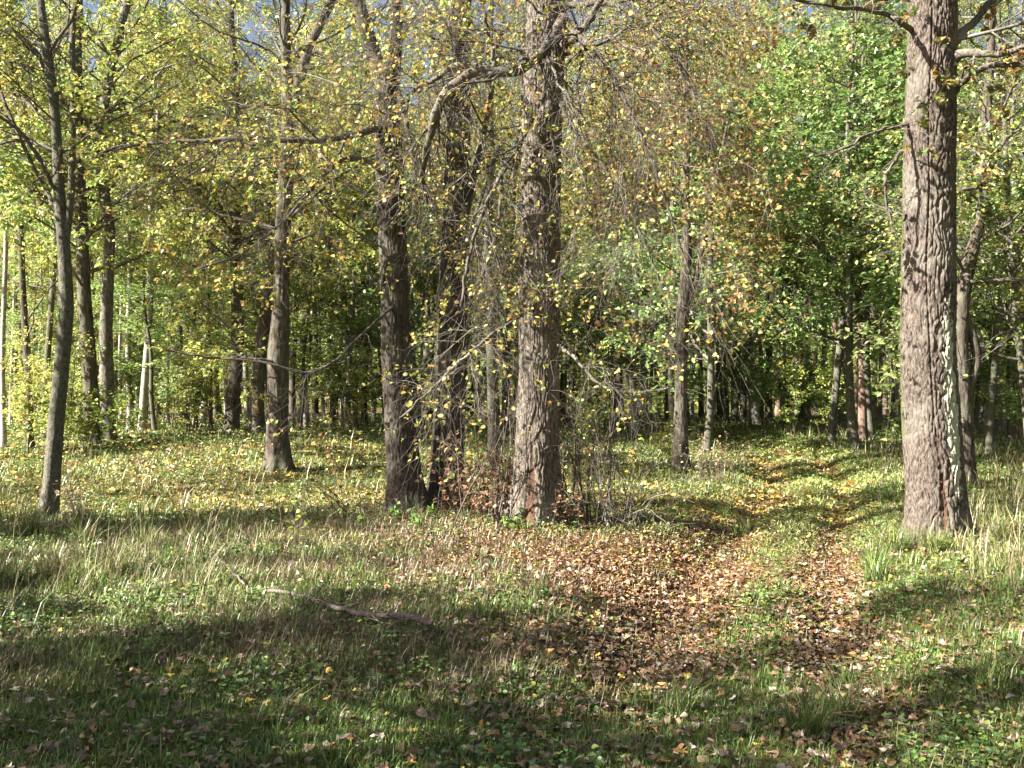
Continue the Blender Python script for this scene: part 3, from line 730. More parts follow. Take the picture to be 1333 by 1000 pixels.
# ------------------------------------------------------------------ the big trees traced from the photograph
def hi_trunk(pts, rad, S, dz, furrow, fk, fz, flare, lobes, seed, marks=None, name_rough=False):
    """pts (K,3) local; resampled finely along its length, bark furrows are real relief"""
    seg = np.r_[0, np.cumsum(np.linalg.norm(np.diff(pts, axis=0), axis=1))]
    n = max(8, int(seg[-1] / dz)); s = np.linspace(0, seg[-1], n)
    P = np.stack([np.interp(s, seg, pts[:, k]) for k in range(3)], 1); R = np.interp(s, seg, rad)
    m = max(3, int(.5 / dz)) | 1
    kk = np.hanning(m + 2)[1:-1]; kk /= kk.sum()
    def sm(a): return np.convolve(np.pad(a, m // 2, 'reflect', reflect_type='odd'), kk, 'valid')
    P = np.stack([sm(P[:, k]) for k in range(3)], 1); R = sm(R)
    th = np.linspace(0, 2 * np.pi, S, endpoint=False)
    TH, SS = np.meshgrid(th, s)
    RR = np.repeat(R[:, None], S, 1)
    zz = np.maximum(SS - .2, 0)
    RR = RR * (1 + flare * np.exp(-zz / .28) * (.65 + .5 * np.cos(lobes * TH + seed) * np.cos(2 * TH + 1.3 * seed)) + .25 * flare * np.exp(-zz / .8))
    RR = RR * (1 + .05 * (noise3(np.cos(TH) * 1.6, np.sin(TH) * 1.6, SS * 1.4, seed) - .5) * 2)
    X, Y = np.cos(TH) * R[:, None], np.sin(TH) * R[:, None]
    nc = max(6, int(round(2 * np.pi * R[len(R) // 4] * fk)))        # bark plates round the trunk
    wob = noise3(X * 9, Y * 9, SS * 5, seed + 5) - .5; wob2 = noise3(X * 30, Y * 30, SS * 14, seed + 6) - .5
    cu = TH / (2 * np.pi) * nc + 2.6 * wob + .5 * wob2
    cv = SS * fz + 2.0 * (noise3(X * 14, Y * 14, SS * 6, seed + 7) - .5) + .35 * wob2
    iu, iv = np.floor(cu), np.floor(cv)
    f1 = np.full(cu.shape, 9.); f2 = np.full(cu.shape, 9.); lev = np.zeros(cu.shape)
    for du in (-1, 0, 1):
        for dv in (-1, 0, 1):
            ju, jv = iu + du, iv + dv; jm = np.mod(ju, nc)
            px_ = ju + .15 + .7 * _hash(jm, jv, 0 * jv, seed); py_ = jv + .1 + .8 * _hash(jm, jv, 0 * jv + 1, seed)
            dd = np.hypot(cu - px_, (cv - py_) * .8)
            nl = _hash(jm, jv, 0 * jv + 2, seed)
            c1 = dd < f1
            f2 = np.where(c1, f1, np.minimum(f2, dd)); lev = np.where(c1, nl, lev); f1 = np.where(c1, dd, f1)
    crack = 1 - sstep(0.0, .34, f2 - f1)
    rough = .85 + .35 * sstep(-.9, .3, (TH + np.pi) % (2 * np.pi) - np.pi) if name_rough else 1.0
    disp = furrow * rough * (.35 * lev - crack) + furrow * .5 * (noise3(X * 70, Y * 70, SS * 45, seed + 3) - .5) + furrow * .5 * (noise3(X * 25, Y * 25, SS * 8, seed + 4) - .5)
    if marks:
        tw0 = (TH + np.pi) % (2 * np.pi) - np.pi
        disp = disp - .02 * np.clip(marks['wound'](tw0, SS, P[:, None, 2] + 0 * TH) * 1.6, 0, 1) * (.7 + .6 * noise3(X * 30, Y * 30, SS * 3, seed + 8))
    RR = RR + disp * sstep(.02, .1, R)[:, None]
    T = nrm(np.gradient(P, axis=0))
    ref = np.array([0, -1.0, 0]); U = nrm(ref - (T @ ref)[:, None] * T); V = np.cross(T, U)
    v = P[:, None] + RR[..., None] * (np.cos(TH)[..., None] * U[:, None] + np.sin(TH)[..., None] * V[:, None])
    i = np.arange(n - 1)[:, None] * S; j = np.arange(S)[None]; j2 = (j + 1) % S
    f = np.stack([i + j, i + j2, i + S + j2, i + S + j], -1).reshape(-1, 4)
    extra = {}
    if marks:
        # TH = 0 faces the viewer; positive TH turns towards the right hand side
        tw = (TH + np.pi) % (2 * np.pi) - np.pi
        for k, fn in marks.items(): extra[k] = fn(tw, SS, P[:, None, 2] + 0 * TH).ravel()
    else: extra = {'wound': np.zeros(v.shape[0] * S), 'lichen': np.zeros(v.shape[0] * S), 'moss': np.zeros(v.shape[0] * S)}
    return v.reshape(-1, 3), f, extra

def px3(px, py, d):
    return np.array([px2x(px, d), d, EYE + (HOR - py) / F * d])

def trace(lst, d, basez):
    """[(px, py, width_px, ddepth)] -> polyline + radii, bottom to top"""
    p = np.array([px3(a[0], a[1], d + (a[3] if len(a) > 3 else 0)) for a in lst]); r = np.array([a[2] * (d + (a[3] if len(a) > 3 else 0)) / F / 2 for a in lst])
    return p, r

def resample(p, K):
    seg = np.r_[0, np.cumsum(np.linalg.norm(np.diff(p, axis=0), axis=1))]
    s = np.linspace(0, seg[-1], K)
    return np.stack([np.interp(s, seg, p[:, k]) for k in range(p.shape[1])], 1)

def smooth_line(p, r, K, it=2):
    for _ in range(it):   # corner cutting
        q = np.concatenate([p, r[:, None]], 1)
        a = q[:-1] * .75 + q[1:] * .25; b = q[:-1] * .25 + q[1:] * .75
        q = np.concatenate([q[:1], np.stack([a, b], 1).reshape(-1, 4), q[-1:]]); p, r = q[:, :3], q[:, 3]
    q = resample(np.concatenate([p, r[:, None]], 1), K)
    return q[:, :3], q[:, 3]

def big_tree(name, label, cat, lst, d, top, bark, mat_leaf, seed, S=120, dz=.03, furrow=.012, fk=20, fz=2.6, flare=.5, lobes=5, marks=None,
             limbs=(), forks=(), cr=None, group=None, ext_lean=(0, 0)):
    rng = np.random.default_rng(seed)
    p, r = trace(lst, d, 0)
    bx, by = p[0, 0], p[0, 1]
    g = gz(bx, by)
    p[0, 2] = min(p[0, 2], g)
    p = np.concatenate([[[bx, by, g - .25]], p]); r = np.r_[r[0], r]
    if top > p[-1, 2]:
        H = top - p[-1, 2]
        e = [p[-1] + np.array([ext_lean[0] * H * t, ext_lean[1] * H * t, H * t]) + np.append(rng.normal(0, .12, 2) * (t > 0), 0) for t in (.25, .5, .75, 1)]
        rr = [r[-1] * (1 - t) ** .7 + .01 for t in (.25, .5, .75, 1)]
        p = np.concatenate([p, e]); r = np.r_[r, rr]
    o = empty(name, (bx, by, g)); O = np.array([bx, by, g])
    tag(o, label, cat, group)
    v, f, ex = hi_trunk(p - O, r, S, dz, furrow, fk, fz, flare, lobes, seed, marks, name == 'oak_tree')
    link('trunk', make_mesh('trunk', v, f, bark, smooth=True, extra=ex), o)
    segs = []
    for fl in forks:
        q, qr = trace(fl['pts'], d, 0)
        if fl.get('top', 0) > q[-1, 2]:
            H = fl['top'] - q[-1, 2]; l = fl.get('lean', (0, 0))
            q = np.concatenate([q, [q[-1] + np.array([l[0] * H * t, l[1] * H * t, H * t]) for t in (.35, .7, 1)]]); qr = np.r_[qr, qr[-1] * .7, qr[-1] * .4, .01]
        v, f, ex = hi_trunk(q - O, qr, max(24, S // 2), dz * 1.3, furrow * .6, fk, fz, 0, 3, seed + 9)
        link('limb', make_mesh('limb', v, f, bark, smooth=True, extra=ex), o)
        qq, qqr = smooth_line(q - O, qr, 9, 1)
        segs.append((qq, qqr * .3))
    for lb in limbs:
        q, qr = trace(lb, d, 0)
        qs, qrs = smooth_line(q - O, qr, 60, 2)
        qs = qs + np.stack([(noise3(np.arange(60) * .35, k, 3, seed) - .5) * .03 for k in range(3)], 1)
        v, f = tubes(qs[None], qrs[None], 12)
        link('limb', make_mesh('limb', v, f, M_TWIG, smooth=True), o)
        qq, qqr = smooth_line(q - O, qr, 9, 1)
        segs.append((qq, qqr * .8))
    c = dict(cr)
    (bv, bf), (lv, lf, lc) = crown(rng, p - O, r, seglist=segs or None, **c)
    link('branches', make_mesh('branches', bv, bf, M_TWIG, smooth=True), o)
    link('crown', make_mesh('crown', lv, lf, mat_leaf, lc), o)
    return o

def band(c, w, x): return np.clip(1 - np.abs(x - c) / w, 0, 1)
oak_marks = {
  'wound': lambda t, s, z: np.clip(1.0 * band(-.42 + .24 * sstep(2.6, .6, z) + .03 * np.sin(z * 4), .05 + .13 * sstep(1.1, .2, z), t), 0, 1) * (z > .05) * .75,
  'lichen': lambda t, s, z: np.clip(.66 * np.exp(-((t - .44 + .05 * z) / .30) ** 2) * np.exp(-((z - 1.35) / 1.0) ** 4), 0, .44) * (.75 + .5 * noise3(t * 6, z * 3, 0, 4)) + .24 * np.exp(-((t - .6) / .5) ** 2) * (z < 3.2),
  'moss': lambda t, s, z: .55 * np.exp(-((t + 1.8) / .3) ** 2) * sstep(.4, 1.2, z) + .45 * sstep(.35, .0, z)}
lime_marks = {
  'wound': lambda t, s, z: np.clip(band(-.25, .42 * sstep(.75, .25, z) + .1, t), 0, 1) * sstep(1.25, .5, z) * .8,
  'lichen': lambda t, s, z: .42 * np.exp(-((t + .5) / .6) ** 2) * np.exp(-((z - 4) / 1.2) ** 2) + .3 * np.exp(-((t - .3) / .3) ** 2),
  'moss': lambda t, s, z: .35 * sstep(.4, 0, z)}
DROOP = dict(n1=30, L1=3.4, a1=1.15, trop1=-.03, n2=380, L2=1.8, trop2=-.11, n3=2900, L3=.8, trop3=-.12, nleaf=9500, lsize=.050, pal=P_OLD, tmpl=LEAF_NEAR, flat=.9, clump=1.1, thin_top=True, twig_r=.0032, limb_r=.11, wander=.2)

big_tree('oak_tree', 'stout old oak right of the track with a reddish bark scar and pale lichen', 'oak tree',
  [(1221, 712, 70), (1219, 640, 69), (1212, 560, 70), (1208, 470, 68), (1208, 350, 66), (1210, 200, 64), (1212, 100, 62), (1214, 0, 60)], 10.4, 15, M_OAK, M_LEAF_NEAR, 11,
  S=260, dz=.016, furrow=.016, fk=19, fz=5.0, flare=.3, lobes=4, marks=oak_marks,
  limbs=[[(1190, 160, 6), (1165, 166, 4.5, -.2), (1135, 172, 3.5, -.4), (1100, 195, 2.6, -.5), (1050, 205, 1.6, -.6)],
         [(1235, 80, 15, -.1), (1262, 66, 11, -.3), (1290, 74, 8, -.5), (1345, 60, 6, -.7), (1420, 30, 4, -.9)],
         [(1240, 120, 12), (1262, 95, 9, -.3), (1300, 82, 7, -.5), (1360, 90, 4, -.6)],
         [(1238, 60, 12), (1275, 20, 9, .2), (1330, -40, 6, .4), (1380, -110, 4, .5)],
         [(1185, 190, 5), (1163, 208, 4, .2), (1150, 240, 3.4, .3), (1158, 280, 2.4, .3), (1166, 312, 1.6, .2)],
         [(1190, 40, 8), (1150, 15, 6, -.5), (1090, 10, 4, -.9), (1020, -5, 2.5, -1.1)]],
  cr=dict(z0=4.2, z1=14.6, n1=30, L1=3.2, a1=1.15, trop1=.0, n2=330, L2=1.4, trop2=-.03, n3=2200, L3=.6, trop3=-.03, clump=1.3, nleaf=15000, lsize=.085,
          pal=[(.22, .18, .05), (.14, .18, .05), (.30, .18, .07), (.18, .12, .06), (.10, .14, .04)], tmpl=LEAF_OAK, limb_r=.10, wander=.22, n4=1800, L4=.25))

big_tree('lime_tree', 'thickest lime in the centre, sunlit furrowed bark and a rotten hollow at its foot', 'lime tree',
  [(697, 690, 60), (698, 640, 57), (700, 560, 54), (702, 480, 53), (702, 380, 53), (704, 250, 52), (707, 120, 52), (712, 0, 50)], 12.2, 17, M_LIME, M_LEAF_NEAR, 22,
  S=230, dz=.019, furrow=.014, fk=25, fz=3.6, flare=.42, lobes=6, marks=lime_marks,
  limbs=[[(735, 25, 15, -.3), (715, 55, 14, -.6), (695, 82, 13, -.9), (668, 98, 12, -1.0), (640, 88, 12, -1.0), (610, 95, 13, -1.0), (585, 115, 13, -.9), (570, 140, 12, -.8), (560, 175, 10, -.7), (553, 205, 8, -.6), (548, 235, 6, -.5), (556, 265, 4, -.4), (566, 280, 2, -.4)],
         [(622, 88, 8, -1.0), (595, 82, 6, -.9), (565, 105, 6, -.7), (535, 118, 5, -.5), (527, 150, 3, -.4)],
         [(645, 90, 6, -1), (640, 60, 5, -1.1), (628, 10, 4, -1.2), (620, -40, 3, -1.2)],
         [(735, 60, 13, -.3), (755, 45, 10, -.6), (775, 15, 8, -.8), (800, -30, 6, -1)],
         [(728, 130, 7, -.1), (742, 165, 6, -.4), (768, 190, 4, -.6), (800, 240, 3.5, -.7), (845, 320, 3, -.8), (872, 410, 2, -.8)],
         [(728, 450, 4, -.2), (745, 462, 4, -.5), (768, 490, 3, -.8), (790, 508, 2.4, -.9), (830, 512, 2.4, -1.0), (870, 505, 1.6, -1.0)],
         [(735, 30, 10, -.3), (770, 60, 7, -.8), (810, 120, 5, -1.2), (850, 210, 4, -1.4), (880, 300, 3, -1.5), (905, 380, 2, -1.5)],
         [(735, 10, 9, -.1), (790, 0, 7, -.5), (850, 30, 5, -.8), (900, 110, 3.5, -1.0), (930, 200, 2, -1.1)],
         [(680, 410, 5, -.3), (650, 430, 5, -.8), (615, 455, 4, -1.1), (570, 500, 3, -1.3), (520, 545, 2, -1.5)],
         [(690, 160, 8, -.3), (672, 200, 7, -.5), (640, 245, 5, -.7), (610, 330, 4, -.8), (600, 400, 3, -.9)]],
  cr=dict(z0=5.0, z1=16.6, **{**DROOP, 'n1': 40, 'n2': 650, 'n3': 7200, 'nleaf': 11500, 'L2': 1.9, 'L3': .85, 'limb_r': .08}, n4=5000, L4=.35))

big_tree('lime_tree', 'furrowed lime trunk forking high up, front one of the dark pair left of centre', 'lime tree',
  [(531, 672, 50), (526, 620, 42), (520, 540, 40), (516, 450, 38), (512, 350, 36), (508, 250, 35), (505, 170, 34), (503, 120, 32), (515, 60, 18), (517, 0, 15)], 13.4, 15, M_LIME_SHADED, M_LEAF_NEAR, 33,
  S=150, dz=.026, furrow=.014, fk=25, fz=5.5, flare=.35, lobes=5,
  forks=[dict(pts=[(503, 140, 20), (490, 80, 19), (474, 30, 17), (460, -20, 15)], top=13, lean=(-.25, .05))],
  limbs=[[(500, 165, 10, -.1), (450, 178, 9, -.5), (400, 186, 8, -.7), (340, 180, 7, -.8), (250, 184, 6, -.9), (165, 188, 4, -.9), (130, 200, 2, -.9)],
         [(515, 110, 9), (527, 150, 7, -.3), (535, 190, 5, -.4), (542, 230, 4, -.5)],
         [(505, 230, 7, -.2), (470, 200, 6, -.4), (430, 215, 5, -.6), (380, 280, 4, -.9), (320, 330, 3, -1.1), (260, 350, 2, -1.2)],
         [(512, 400, 4, -.2), (480, 425, 3.4, -.5), (440, 470, 3, -.9), (400, 490, 2.4, -1.1), (345, 470, 2, -1.3), (290, 468, 2, -1.4)]],
  cr=dict(z0=3.2, z1=14.6, **{**DROOP, 'n1': 24, 'n2': 270, 'n3': 2300}, n4=2200, L4=.3))

big_tree('lime_tree', 'shaded lime trunk with crossing boughs, rear one of the dark pair left of centre', 'lime tree',
  [(576, 680, 44), (580, 620, 42), (585, 540, 41), (589, 450, 40), (592, 330, 38), (595, 230, 34), (597, 130, 29), (600, 0, 27)], 13.9, 16, M_LIME_SHADED, M_LEAF_NEAR, 44,
  S=150, dz=.026, furrow=.014, fk=25, fz=5.5, flare=.35, lobes=4,
  limbs=[[(600, 300, 10, .1), (615, 250, 9, .2), (622, 200, 8, .3), (640, 130, 7, .3), (650, 40, 5, .3)], [(600, 400, 8, .3), (625, 370, 7, .5), (650, 300, 5, .6), (655, 200, 3, .6)]],
  cr=dict(z0=4.4, z1=15.6, **{**DROOP, 'n1': 16, 'n2': 150, 'n3': 1000, 'nleaf': 5000}, n4=500, L4=.3))

CR_MID = dict(n1=30, L1=3.2, a1=.95, trop1=.01, n2=280, L2=1.5, trop2=-.05, n3=1900, L3=.6, trop3=-.05, nleaf=15000, thin_top=True, lsize=.09, pal=P_LIME, twig_r=.004, limb_r=.28)
big_tree('lime_tree', 'rough trunk on the leafy hillock with a swollen middle and a forked top', 'lime tree',
  [(362, 597, 31), (361, 560, 27), (362, 500, 27), (362, 460, 28), (366, 400, 21), (368, 300, 20), (374, 200, 19), (376, 150, 18), (372, 60, 12), (372, 0, 11)], 19.0, 16, M_BARK, M_LEAF, 55,
  S=60, dz=.06, furrow=.015, fk=20, fz=7, flare=.4, forks=[dict(pts=[(376, 160, 13), (388, 110, 14), (402, 60, 12), (428, 10, 11), (445, -30, 9)], top=14, lean=(.2, 0))],
  limbs=[[(352, 470, 5, -.2), (320, 468, 4, -.5), (270, 466, 3, -.8), (215, 455, 2, -1)]],
  cr=dict(z0=4, z1=15.6, **CR_MID))
big_tree('ash_tree', 'slim smooth trunk leaning to the right at the grassy left edge', 'ash tree',
  [(62, 678, 24), (68, 620, 21), (74, 540, 20), (80, 480, 19), (87, 400, 18), (84, 330, 16), (78, 270, 15), (75, 200, 13), (70, 130, 12), (60, 60, 12), (52, 0, 10)], 13.2, 13, M_BARK2, M_LEAF_NEAR, 66,
  S=60, dz=.05, furrow=.003, fk=14, fz=9, flare=.25, forks=[dict(pts=[(85, 330, 9), (93, 250, 9), (95, 150, 8), (94, 60, 7), (97, 0, 6)], top=11, lean=(.1, .1))],
  limbs=[[(76, 255, 6), (60, 225, 5, -.2), (38, 185, 5, -.3), (10, 155, 4, -.4), (-40, 140, 3, -.5)], [(72, 120, 6), (50, 70, 5), (20, 40, 4), (-30, 10, 3)], [(74, 200, 6), (45, 185, 5), (20, 180, 4), (-30, 200, 2)],
         [(88, 330, 6), (70, 262, 5, .2), (40, 215, 5, .3), (5, 130, 4, .3), (-20, 60, 3, .3)]],
  cr=dict(z0=4, z1=12.6, **{**CR_MID, 'n1': 20, 'n2': 170, 'n3': 1000, 'nleaf': 7000, 'lsize': .075, 'L1': 2.4}))
big_tree('lime_tree', 'straight grey lime trunk standing among green shoots behind the leaning ash', 'lime tree',
  [(121, 572, 21), (119, 520, 19), (114, 440, 18), (109, 380, 17), (107, 300, 16), (102, 200, 14), (100, 60, 12)], 23, 15, M_BARK, M_LEAF, 77, S=40, dz=.08, furrow=.012, fk=18, fz=7,
  cr=dict(z0=3.6, z1=14.6, **CR_MID))
big_tree('birch_tree', 'old birch with a dark foot and blotchy pale upper trunk', 'birch tree',
  [(140, 566, 19), (139, 500, 18), (138, 430, 16), (140, 380, 15), (143, 300, 14), (128, 200, 13), (138, 120, 12), (152, 60, 11), (166, 0, 10)], 24, 17, M_BIRCH_OLD, M_LEAF, 88, S=40, dz=.08, furrow=.006, fk=18, fz=8,
  cr=dict(z0=5.5, z1=16.6, **{**CR_MID, 'pal': P_BIRCH}))
big_tree('lime_tree', 'leafy-topped trunk with orange dead sprays at the left verge of the far track', 'lime tree',
  [(886, 580, 20), (886, 520, 16), (888, 450, 15), (889, 400, 16), (895, 330, 12), (892, 250, 10), (896, 150, 8), (888, 0, 6)], 20, 13, M_BARK, M_LEAF_NEAR, 99, S=50, dz=.06, furrow=.012, fk=20, fz=8,
  forks=[dict(pts=[(889, 400, 10), (905, 370, 9), (912, 330, 7), (925, 270, 6)], top=9, lean=(.2, 0))],
  cr=dict(z0=2.5, z1=12.6, **{**DROOP, 'L1': 2.3, 'nleaf': 11000, 'lsize': .09, 'L2': 1.2, 'clump': .9, 'thin_top': False, 'pal': [(.30, .17, .07), (.40, .27, .09), (.20, .11, .05), (.36, .32, .08), (.18, .22, .05)]}))
big_tree('lime_tree', 'thin pale crooked trunk showing between the two dark limes and the thick one', 'lime tree',
  [(643, 585, 14), (641, 500, 14), (639, 440, 13), (637, 390, 13), (634, 340, 14), (637, 280, 10), (640, 200, 9), (636, 100, 8), (640, 0, 7)], 19, 12, M_BARK2, M_LEAF_NEAR, 111, S=30, dz=.08, furrow=.004, fk=18, fz=8,
  forks=[dict(pts=[(635, 380, 9), (618, 392, 8), (600, 360, 6), (612, 300, 5), (650, 190, 4)], top=0)],
  cr=dict(z0=4, z1=11.6, **{**DROOP, 'n1': 16, 'n2': 140, 'n3': 800, 'nleaf': 2200}))
big_tree('lime_tree', 'crooked shaded trunk leaning right, close behind the scarred oak', 'lime tree',
  [(1256, 572, 24), (1253, 520, 22), (1250, 450, 20), (1252, 390, 19), (1262, 340, 17), (1275, 290, 14), (1282, 230, 13), (1284, 160, 12), (1290, 60, 10), (1292, 0, 9)], 18, 12, M_BARK, M_LEAF_NEAR, 122, S=50, dz=.06, furrow=.01, fk=20, fz=7,
  forks=[dict(pts=[(1256, 545, 14), (1263, 500, 12), (1273, 470, 12), (1268, 440, 12), (1256, 410, 11), (1252, 380, 9)], top=0)],
  limbs=[[(1247, 366, 7), (1285, 366, 7, -.2), (1340, 363, 6, -.3), (1400, 360, 4, -.4)], [(1282, 240, 6), (1300, 195, 5, -.2), (1310, 178, 4, -.3), (1345, 160, 3, -.4)], [(1280, 242, 5), (1250, 248, 4, -.3), (1232, 262, 3, -.5)],
         [(1283, 270, 5), (1310, 300, 3), (1330, 345, 3)]],
  cr=dict(z0=3.5, z1=11.6, **{**CR_MID, 'n1': 22, 'nleaf': 5500, 'L1': 2.6}))

# ------------------------------------------------------------------ saplings, shoots and sticks near the limes
def shoot(name, label, cat, x, y, H, n, spread, nleaf, lsize, pal, seed, r=.006, tmpl=LEAF_NEAR, group=None, arch=0.0, side=40, mat=None):
    rng = np.random.default_rng(seed)
    o = empty(name, (x, y, gz(x, y))); tag(o, label, cat, group)
    P = np.stack([rng.normal(0, spread, n), rng.normal(0, spread, n), np.full(n, -.05)], 1)
    P[:, 2] += [gz(x + a, y + b) - o.location.z for a, b in P[:, :2]]
    D = np.stack([rng.normal(0, .25 + arch, n), rng.normal(0, .25 + arch, n), np.ones(n)], 1)
    p1 = grow(rng, P, D, H * rng.uniform(.5, 1.1, n), 10, .1, .03 - arch * .5)
    r1 = taper(r * rng.uniform(.5, 1.2, n), 10, .2)
    P2, D2, t, R, i = spawn(rng, p1, r1, side, .3, 1, .8)
    p2 = grow(rng, P2, D2, H * .25 * rng.uniform(.4, 1.2, side), 6, .15, .02)
    r2 = taper(np.full(side, r * .35), 6, .3)
    v, f = join_geo([tubes(p1, r1, 5), tubes(p2, r2, 3)])
    link('stems', make_mesh('stems', v, f, mat or M_TWIG, smooth=True), o)
    if nleaf:
        P3, D3, t, R, i = spawn(rng, np.concatenate([resample3(p1, 6), p2]), np.concatenate([r1[:, :6], r2]), nleaf, .25, 1, 1.0)
        N_ = nrm(np.stack([rng.normal(0, .6, nleaf), rng.normal(0, .6, nleaf), np.ones(nleaf)], 1))
        lv, lf = leaves_geo(rng, P3, D3 + np.array([0, 0, -.4]), N_, lsize * rng.uniform(.6, 1.25, nleaf), tmpl, .03)
        link('leaves', make_mesh('leaves', lv, lf, M_LEAF_NEAR, np.repeat(pick_col(rng, pal, nleaf), len(tmpl[0]), 0)), o)
    return o
def resample3(p, K):
    idx = np.linspace(0, p.shape[1] - 1, K).astype(int)
    return p[:, idx]

BROWN = [(.15, .075, .045), (.22, .12, .07), (.11, .06, .04), (.30, .19, .10)]
YG = [(.42, .42, .08), (.30, .36, .07), (.5, .45, .12)]
shoot('sapling', 'spindly yellow-green sapling alone in the grass left of the fallen branch', 'sapling', px2x(386, 10.2), 10.2, 1.0, 4, .05, 34, .055, YG, 1)
shoot('shrub', 'rusty brown withered shoots crowding between the dark trunk pair and the thick lime', 'shrub', px2x(625, 12.6), 12.6, 1.0, 44, .30, 900, .065, BROWN, 2, side=160)
shoot('shrub', 'tall bare whippy shoots rising just left of the thick lime', 'shrub', px2x(655, 12.1), 12.1, 2.6, 18, .24, 90, .05, P_OLD, 3, side=120, r=.010, mat=M_DEAD)
shoot('shrub', 'brown withered sprays hugging the right foot of the thick lime', 'shrub', px2x(728, 12.0), 12.0, .6, 14, .14, 160, .06, BROWN, 4)
shoot('shrub', 'bundle of upright bare shoots right of the thick lime', 'shrub', px2x(768, 12.6), 12.6, 2.1, 34, .36, 90, .045, P_OLD, 5, side=200, r=.011, mat=M_DEAD)
shoot('shrub', 'wide arching bare sprays sweeping right over the leaf litter', 'shrub', px2x(792, 12.0), 12.0, 1.7, 34, .20, 60, .045, P_OLD, 6, arch=.28, side=220, r=.008)
shoot('shrub', 'small bright green sprout at the hollow of the thick lime', 'shrub', px2x(672, 11.7), 11.7, .3, 6, .05, 46, .06, [(.14, .26, .05), (.2, .3, .06)], 7, side=12)
shoot('shrub', 'low green leafy clump in front of the forked dark lime', 'shrub', px2x(520, 12.4), 12.4, .3, 16, .3, 160, .06, [(.11, .2, .045), (.16, .26, .06)], 8)
shoot('shrub', 'knee-high brown thicket left of the dark trunk pair', 'shrub', px2x(478, 13.4), 13.4, 1.3, 34, .34, 200, .055, BROWN + P_OLD, 9, arch=.4, side=160, r=.008)
shoot('shrub', 'dry twiggy bush on the bank where the track bends', 'shrub', px2x(930, 18.5), 18.5, 1.0, 40, .35, 300, .05, [(.36, .28, .16), (.28, .18, .1)], 10, side=120)
shoot('shrub', 'pale dry stalks beside the foot of the leaning ash', 'shrub', px2x(90, 13.0), 13.0, .75, 16, .08, 120, .04, [(.5, .42, .28), (.4, .36, .2)], 12)
shoot('shrub', 'yellow-leaved shoots below the orange-sprayed tree', 'shrub', px2x(868, 20.5), 20.5, 1.6, 14, .3, 420, .08, YG + P_LIME, 13, side=60)
shoot('shrub', 'bushy green shoots around the foot of the straight grey trunk', 'shrub', px2x(112, 21.8), 21.8, 1.7, 22, .5, 1000, .085, [(.14, .22, .04), (.26, .3, .06), (.2, .26, .05)], 14, side=90)
shoot('sapling', 'thin maple sapling with bright green leaves beside the oak', 'sapling', px2x(1150, 17), 17, 2.6, 2, .05, 240, .10, P_GREEN, 15, r=.014, side=30)
shoot('sapling', 'bare whip standing in the grass midway to the hillock', 'sapling', px2x(238, 14.0), 14.0, 1.1, 3, .08, 8, .05, P_OLD, 16, side=8)
shoot('sapling', 'tall thin whip between hillock tree and dark trunk pair', 'sapling', px2x(440, 16.5), 16.5, 1.8, 3, .1, 50, .06, P_OLD, 17, side=20)

def stick(label, pts, r0, seed, side=()):
    """pts: (px, py) seen on the ground -> x, y"""
    W = []
    for px, py in pts:
        d = 5.0
        for _ in range(40):
            x = px2x(px, d); d = (EYE - gz(x, d) - .105) * F / (py - HOR)
        W.append((px2x(px, d), d, gz(px2x(px, d), d) + .11))
    W = np.array(W); O = W[0].copy()
    o = empty('fallen_branch', tuple(O)); tag(o, label, 'branch')
    n = len(W); r = np.linspace(r0 * .55, r0, n)
    p, rr = smooth_line(W - O, r, 70, 2)
    p[:, 2] += .03 * (noise3(np.arange(70) * .2, 1, 1, seed) - .5)
    rr = rr * (1 + .25 * (noise3(np.arange(70) * .5, 5, 1, seed) - .5)); rr[-1] *= .3; rr[0] *= .3
    v, f = tubes(p[None], rr[None], 14)
    link('stem', make_mesh('stem', v, f, M_DEAD, smooth=True), o)
    rng = np.random.default_rng(seed)
    P2, D2, t, R, i = spawn(rng, p[None], rr[None], 9, .03, .8, .7, .2, .5)
    p2 = grow(rng, P2, D2, rng.uniform(.15, .5, 9), 7, .15, .0)
    for k in range(9):
        v, f = tubes(p2[k:k + 1], taper(np.full(1, r0 * .25), 7, .3), 5)
        link('twig', make_mesh('twig', v, f, M_DEAD, smooth=True), o)
stick('curved bare branch lying in the grass in front of the dark trunk pair', [(345, 770), (385, 776), (418, 784), (450, 797), (500, 803), (535, 806), (562, 813)], .023, 5)
stick('forked dead twig sticking out of grass left of the longer fallen branch', [(280, 722), (300, 742), (318, 762)], .010, 8)

# ------------------------------------------------------------------ labels of the wood
NAMES = {'lime': 'grey lime tree', 'maple': 'broad-leaved young maple', 'birch': 'white-stemmed birch', 'pine': 'tall pine', 'shrub': 'leafy shrub'}
CATS = {'lime': 'lime tree', 'maple': 'maple tree', 'birch': 'birch tree', 'pine': 'pine tree', 'shrub': 'shrub'}
LAND = [(-1e9, 62, 'left of the leaning ash'), (62, 362, 'between the leaning ash and the hillock tree'), (362, 530, 'between the hillock tree and the dark trunk pair'),
        (530, 697, 'between the dark trunk pair and the thick lime'), (697, 886, 'between the thick lime and the orange-sprayed tree'), (886, 1215, 'between the orange-sprayed tree and the scarred oak'), (1215, 1e9, 'right of the scarred oak')]
ORD = ['first', 'second', 'third', 'fourth', 'fifth', 'sixth', 'seventh', 'eighth', 'ninth', 'tenth', 'eleventh', 'twelfth', 'thirteenth', 'fourteenth', 'fifteenth', 'sixteenth', 'seventeenth', 'eighteenth', 'nineteenth', 'twentieth']
ORD += [t + '-' + u for t in ('twenty', 'thirty', 'forty', 'fifty') for u in ORD[:9]]
buckets = {}
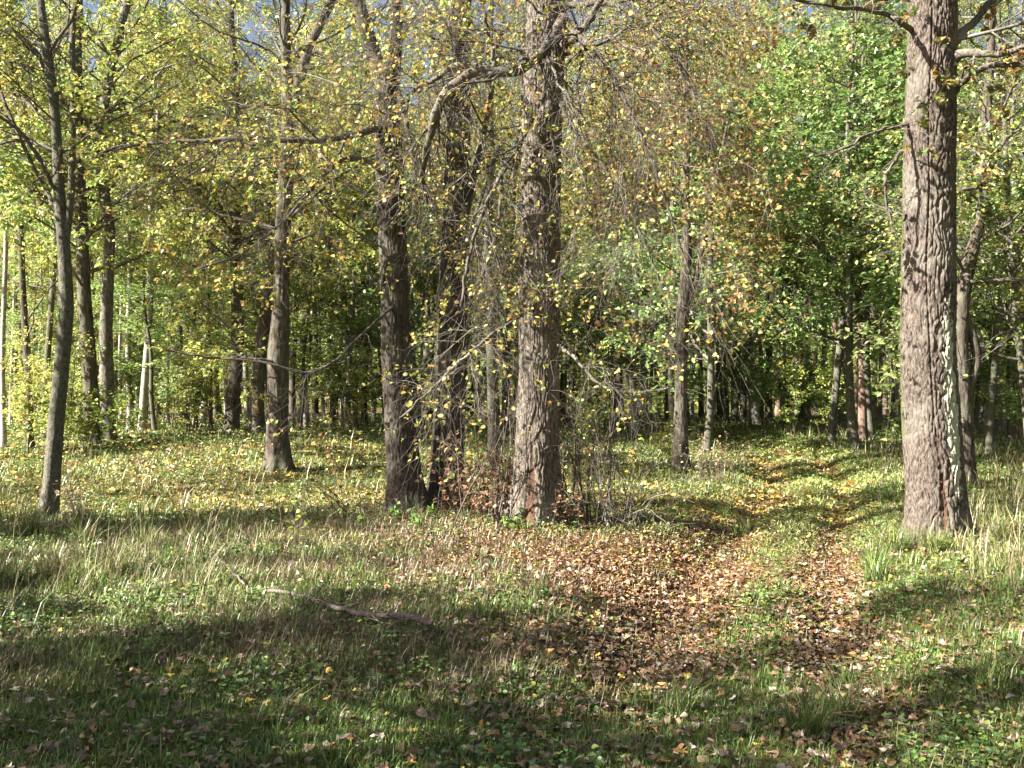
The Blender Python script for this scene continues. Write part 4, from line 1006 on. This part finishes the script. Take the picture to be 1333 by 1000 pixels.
for (o, key, x, y, s, sx) in TREES:
    if y < 18.5 and abs(x) > .45 * y: bk = ('off', key, 0)
    else:
        px = 666.5 + x / y * F
        li = [i for i, l in enumerate(LAND) if l[0] <= px < l[1]][0]
        bk = ('near' if y < 38 else 'far' if y < 58 else 'glade', key, li)
    buckets.setdefault(bk, []).append((666.5 + x / max(y, .1) * F, x, o))
for (zone, key, li), lst in buckets.items():
    lst.sort(key=lambda t: t[0] if zone != 'off' else t[1])
    for k, (px, x, o) in enumerate(lst):
        if zone == 'off':
            o['label'] = 'unseen %s beside the clearing, %s of its kind counted from the sunny side' % (NAMES[key], ORD[k])
        else:
            o['label'] = '%s %s %s %s' % (ORD[k] if k < len(ORD) else 'last', {'far': 'far', 'near': 'nearer', 'glade': 'sunlit distant'}[zone], NAMES[key], LAND[li][2])
            if len(lst) > 1: o['label'] += ', from left'
        o['category'] = CATS[key]
        o['group'] = {'lime': 'lime trees of the wood', 'maple': 'young maples of the understorey', 'birch': 'birches of the wood', 'pine': 'pines of the wood', 'shrub': 'shrubs along the clearing'}[key]

# ------------------------------------------------------------------ the far-off wood that closes the view
def far_wood():
    rng = np.random.default_rng(9)
    n = 260000
    d = np.sqrt(rng.uniform(80 ** 2, 118 ** 2, n)); x = (rng.random(n) * 2 - 1) * .75 * d
    z = rng.uniform(0, 1, n) ** 1.25 * 21
    dens = fbm2(x * .16, z * .22 + d * .05, 5, 3)
    k = dens > .30 + .22 * (z / 20) ** 2
    x, d, z = x[k], d[k], z[k]; n = len(x)
    P = np.stack([x, d, z + ground_z(x, d)], 1)
    N_ = nrm(rng.normal(0, .6, (n, 3)) + np.array([0, 0, .8])); U = rng.normal(0, 1, (n, 3))
    v, f = leaves_geo(rng, P, U, N_, rng.uniform(.2, .5, n), LEAF_FAR)
    return v, f, np.repeat(pick_col(rng, P_LIME + P_GREEN, n), 4, 0)
v, f, c = far_wood()
tag(link('distant_woodland', make_mesh('distant_woodland', v, f, M_LEAF, c)), 'mass of yellow-green autumn woodland closing the view', 'woodland', kind='stuff')
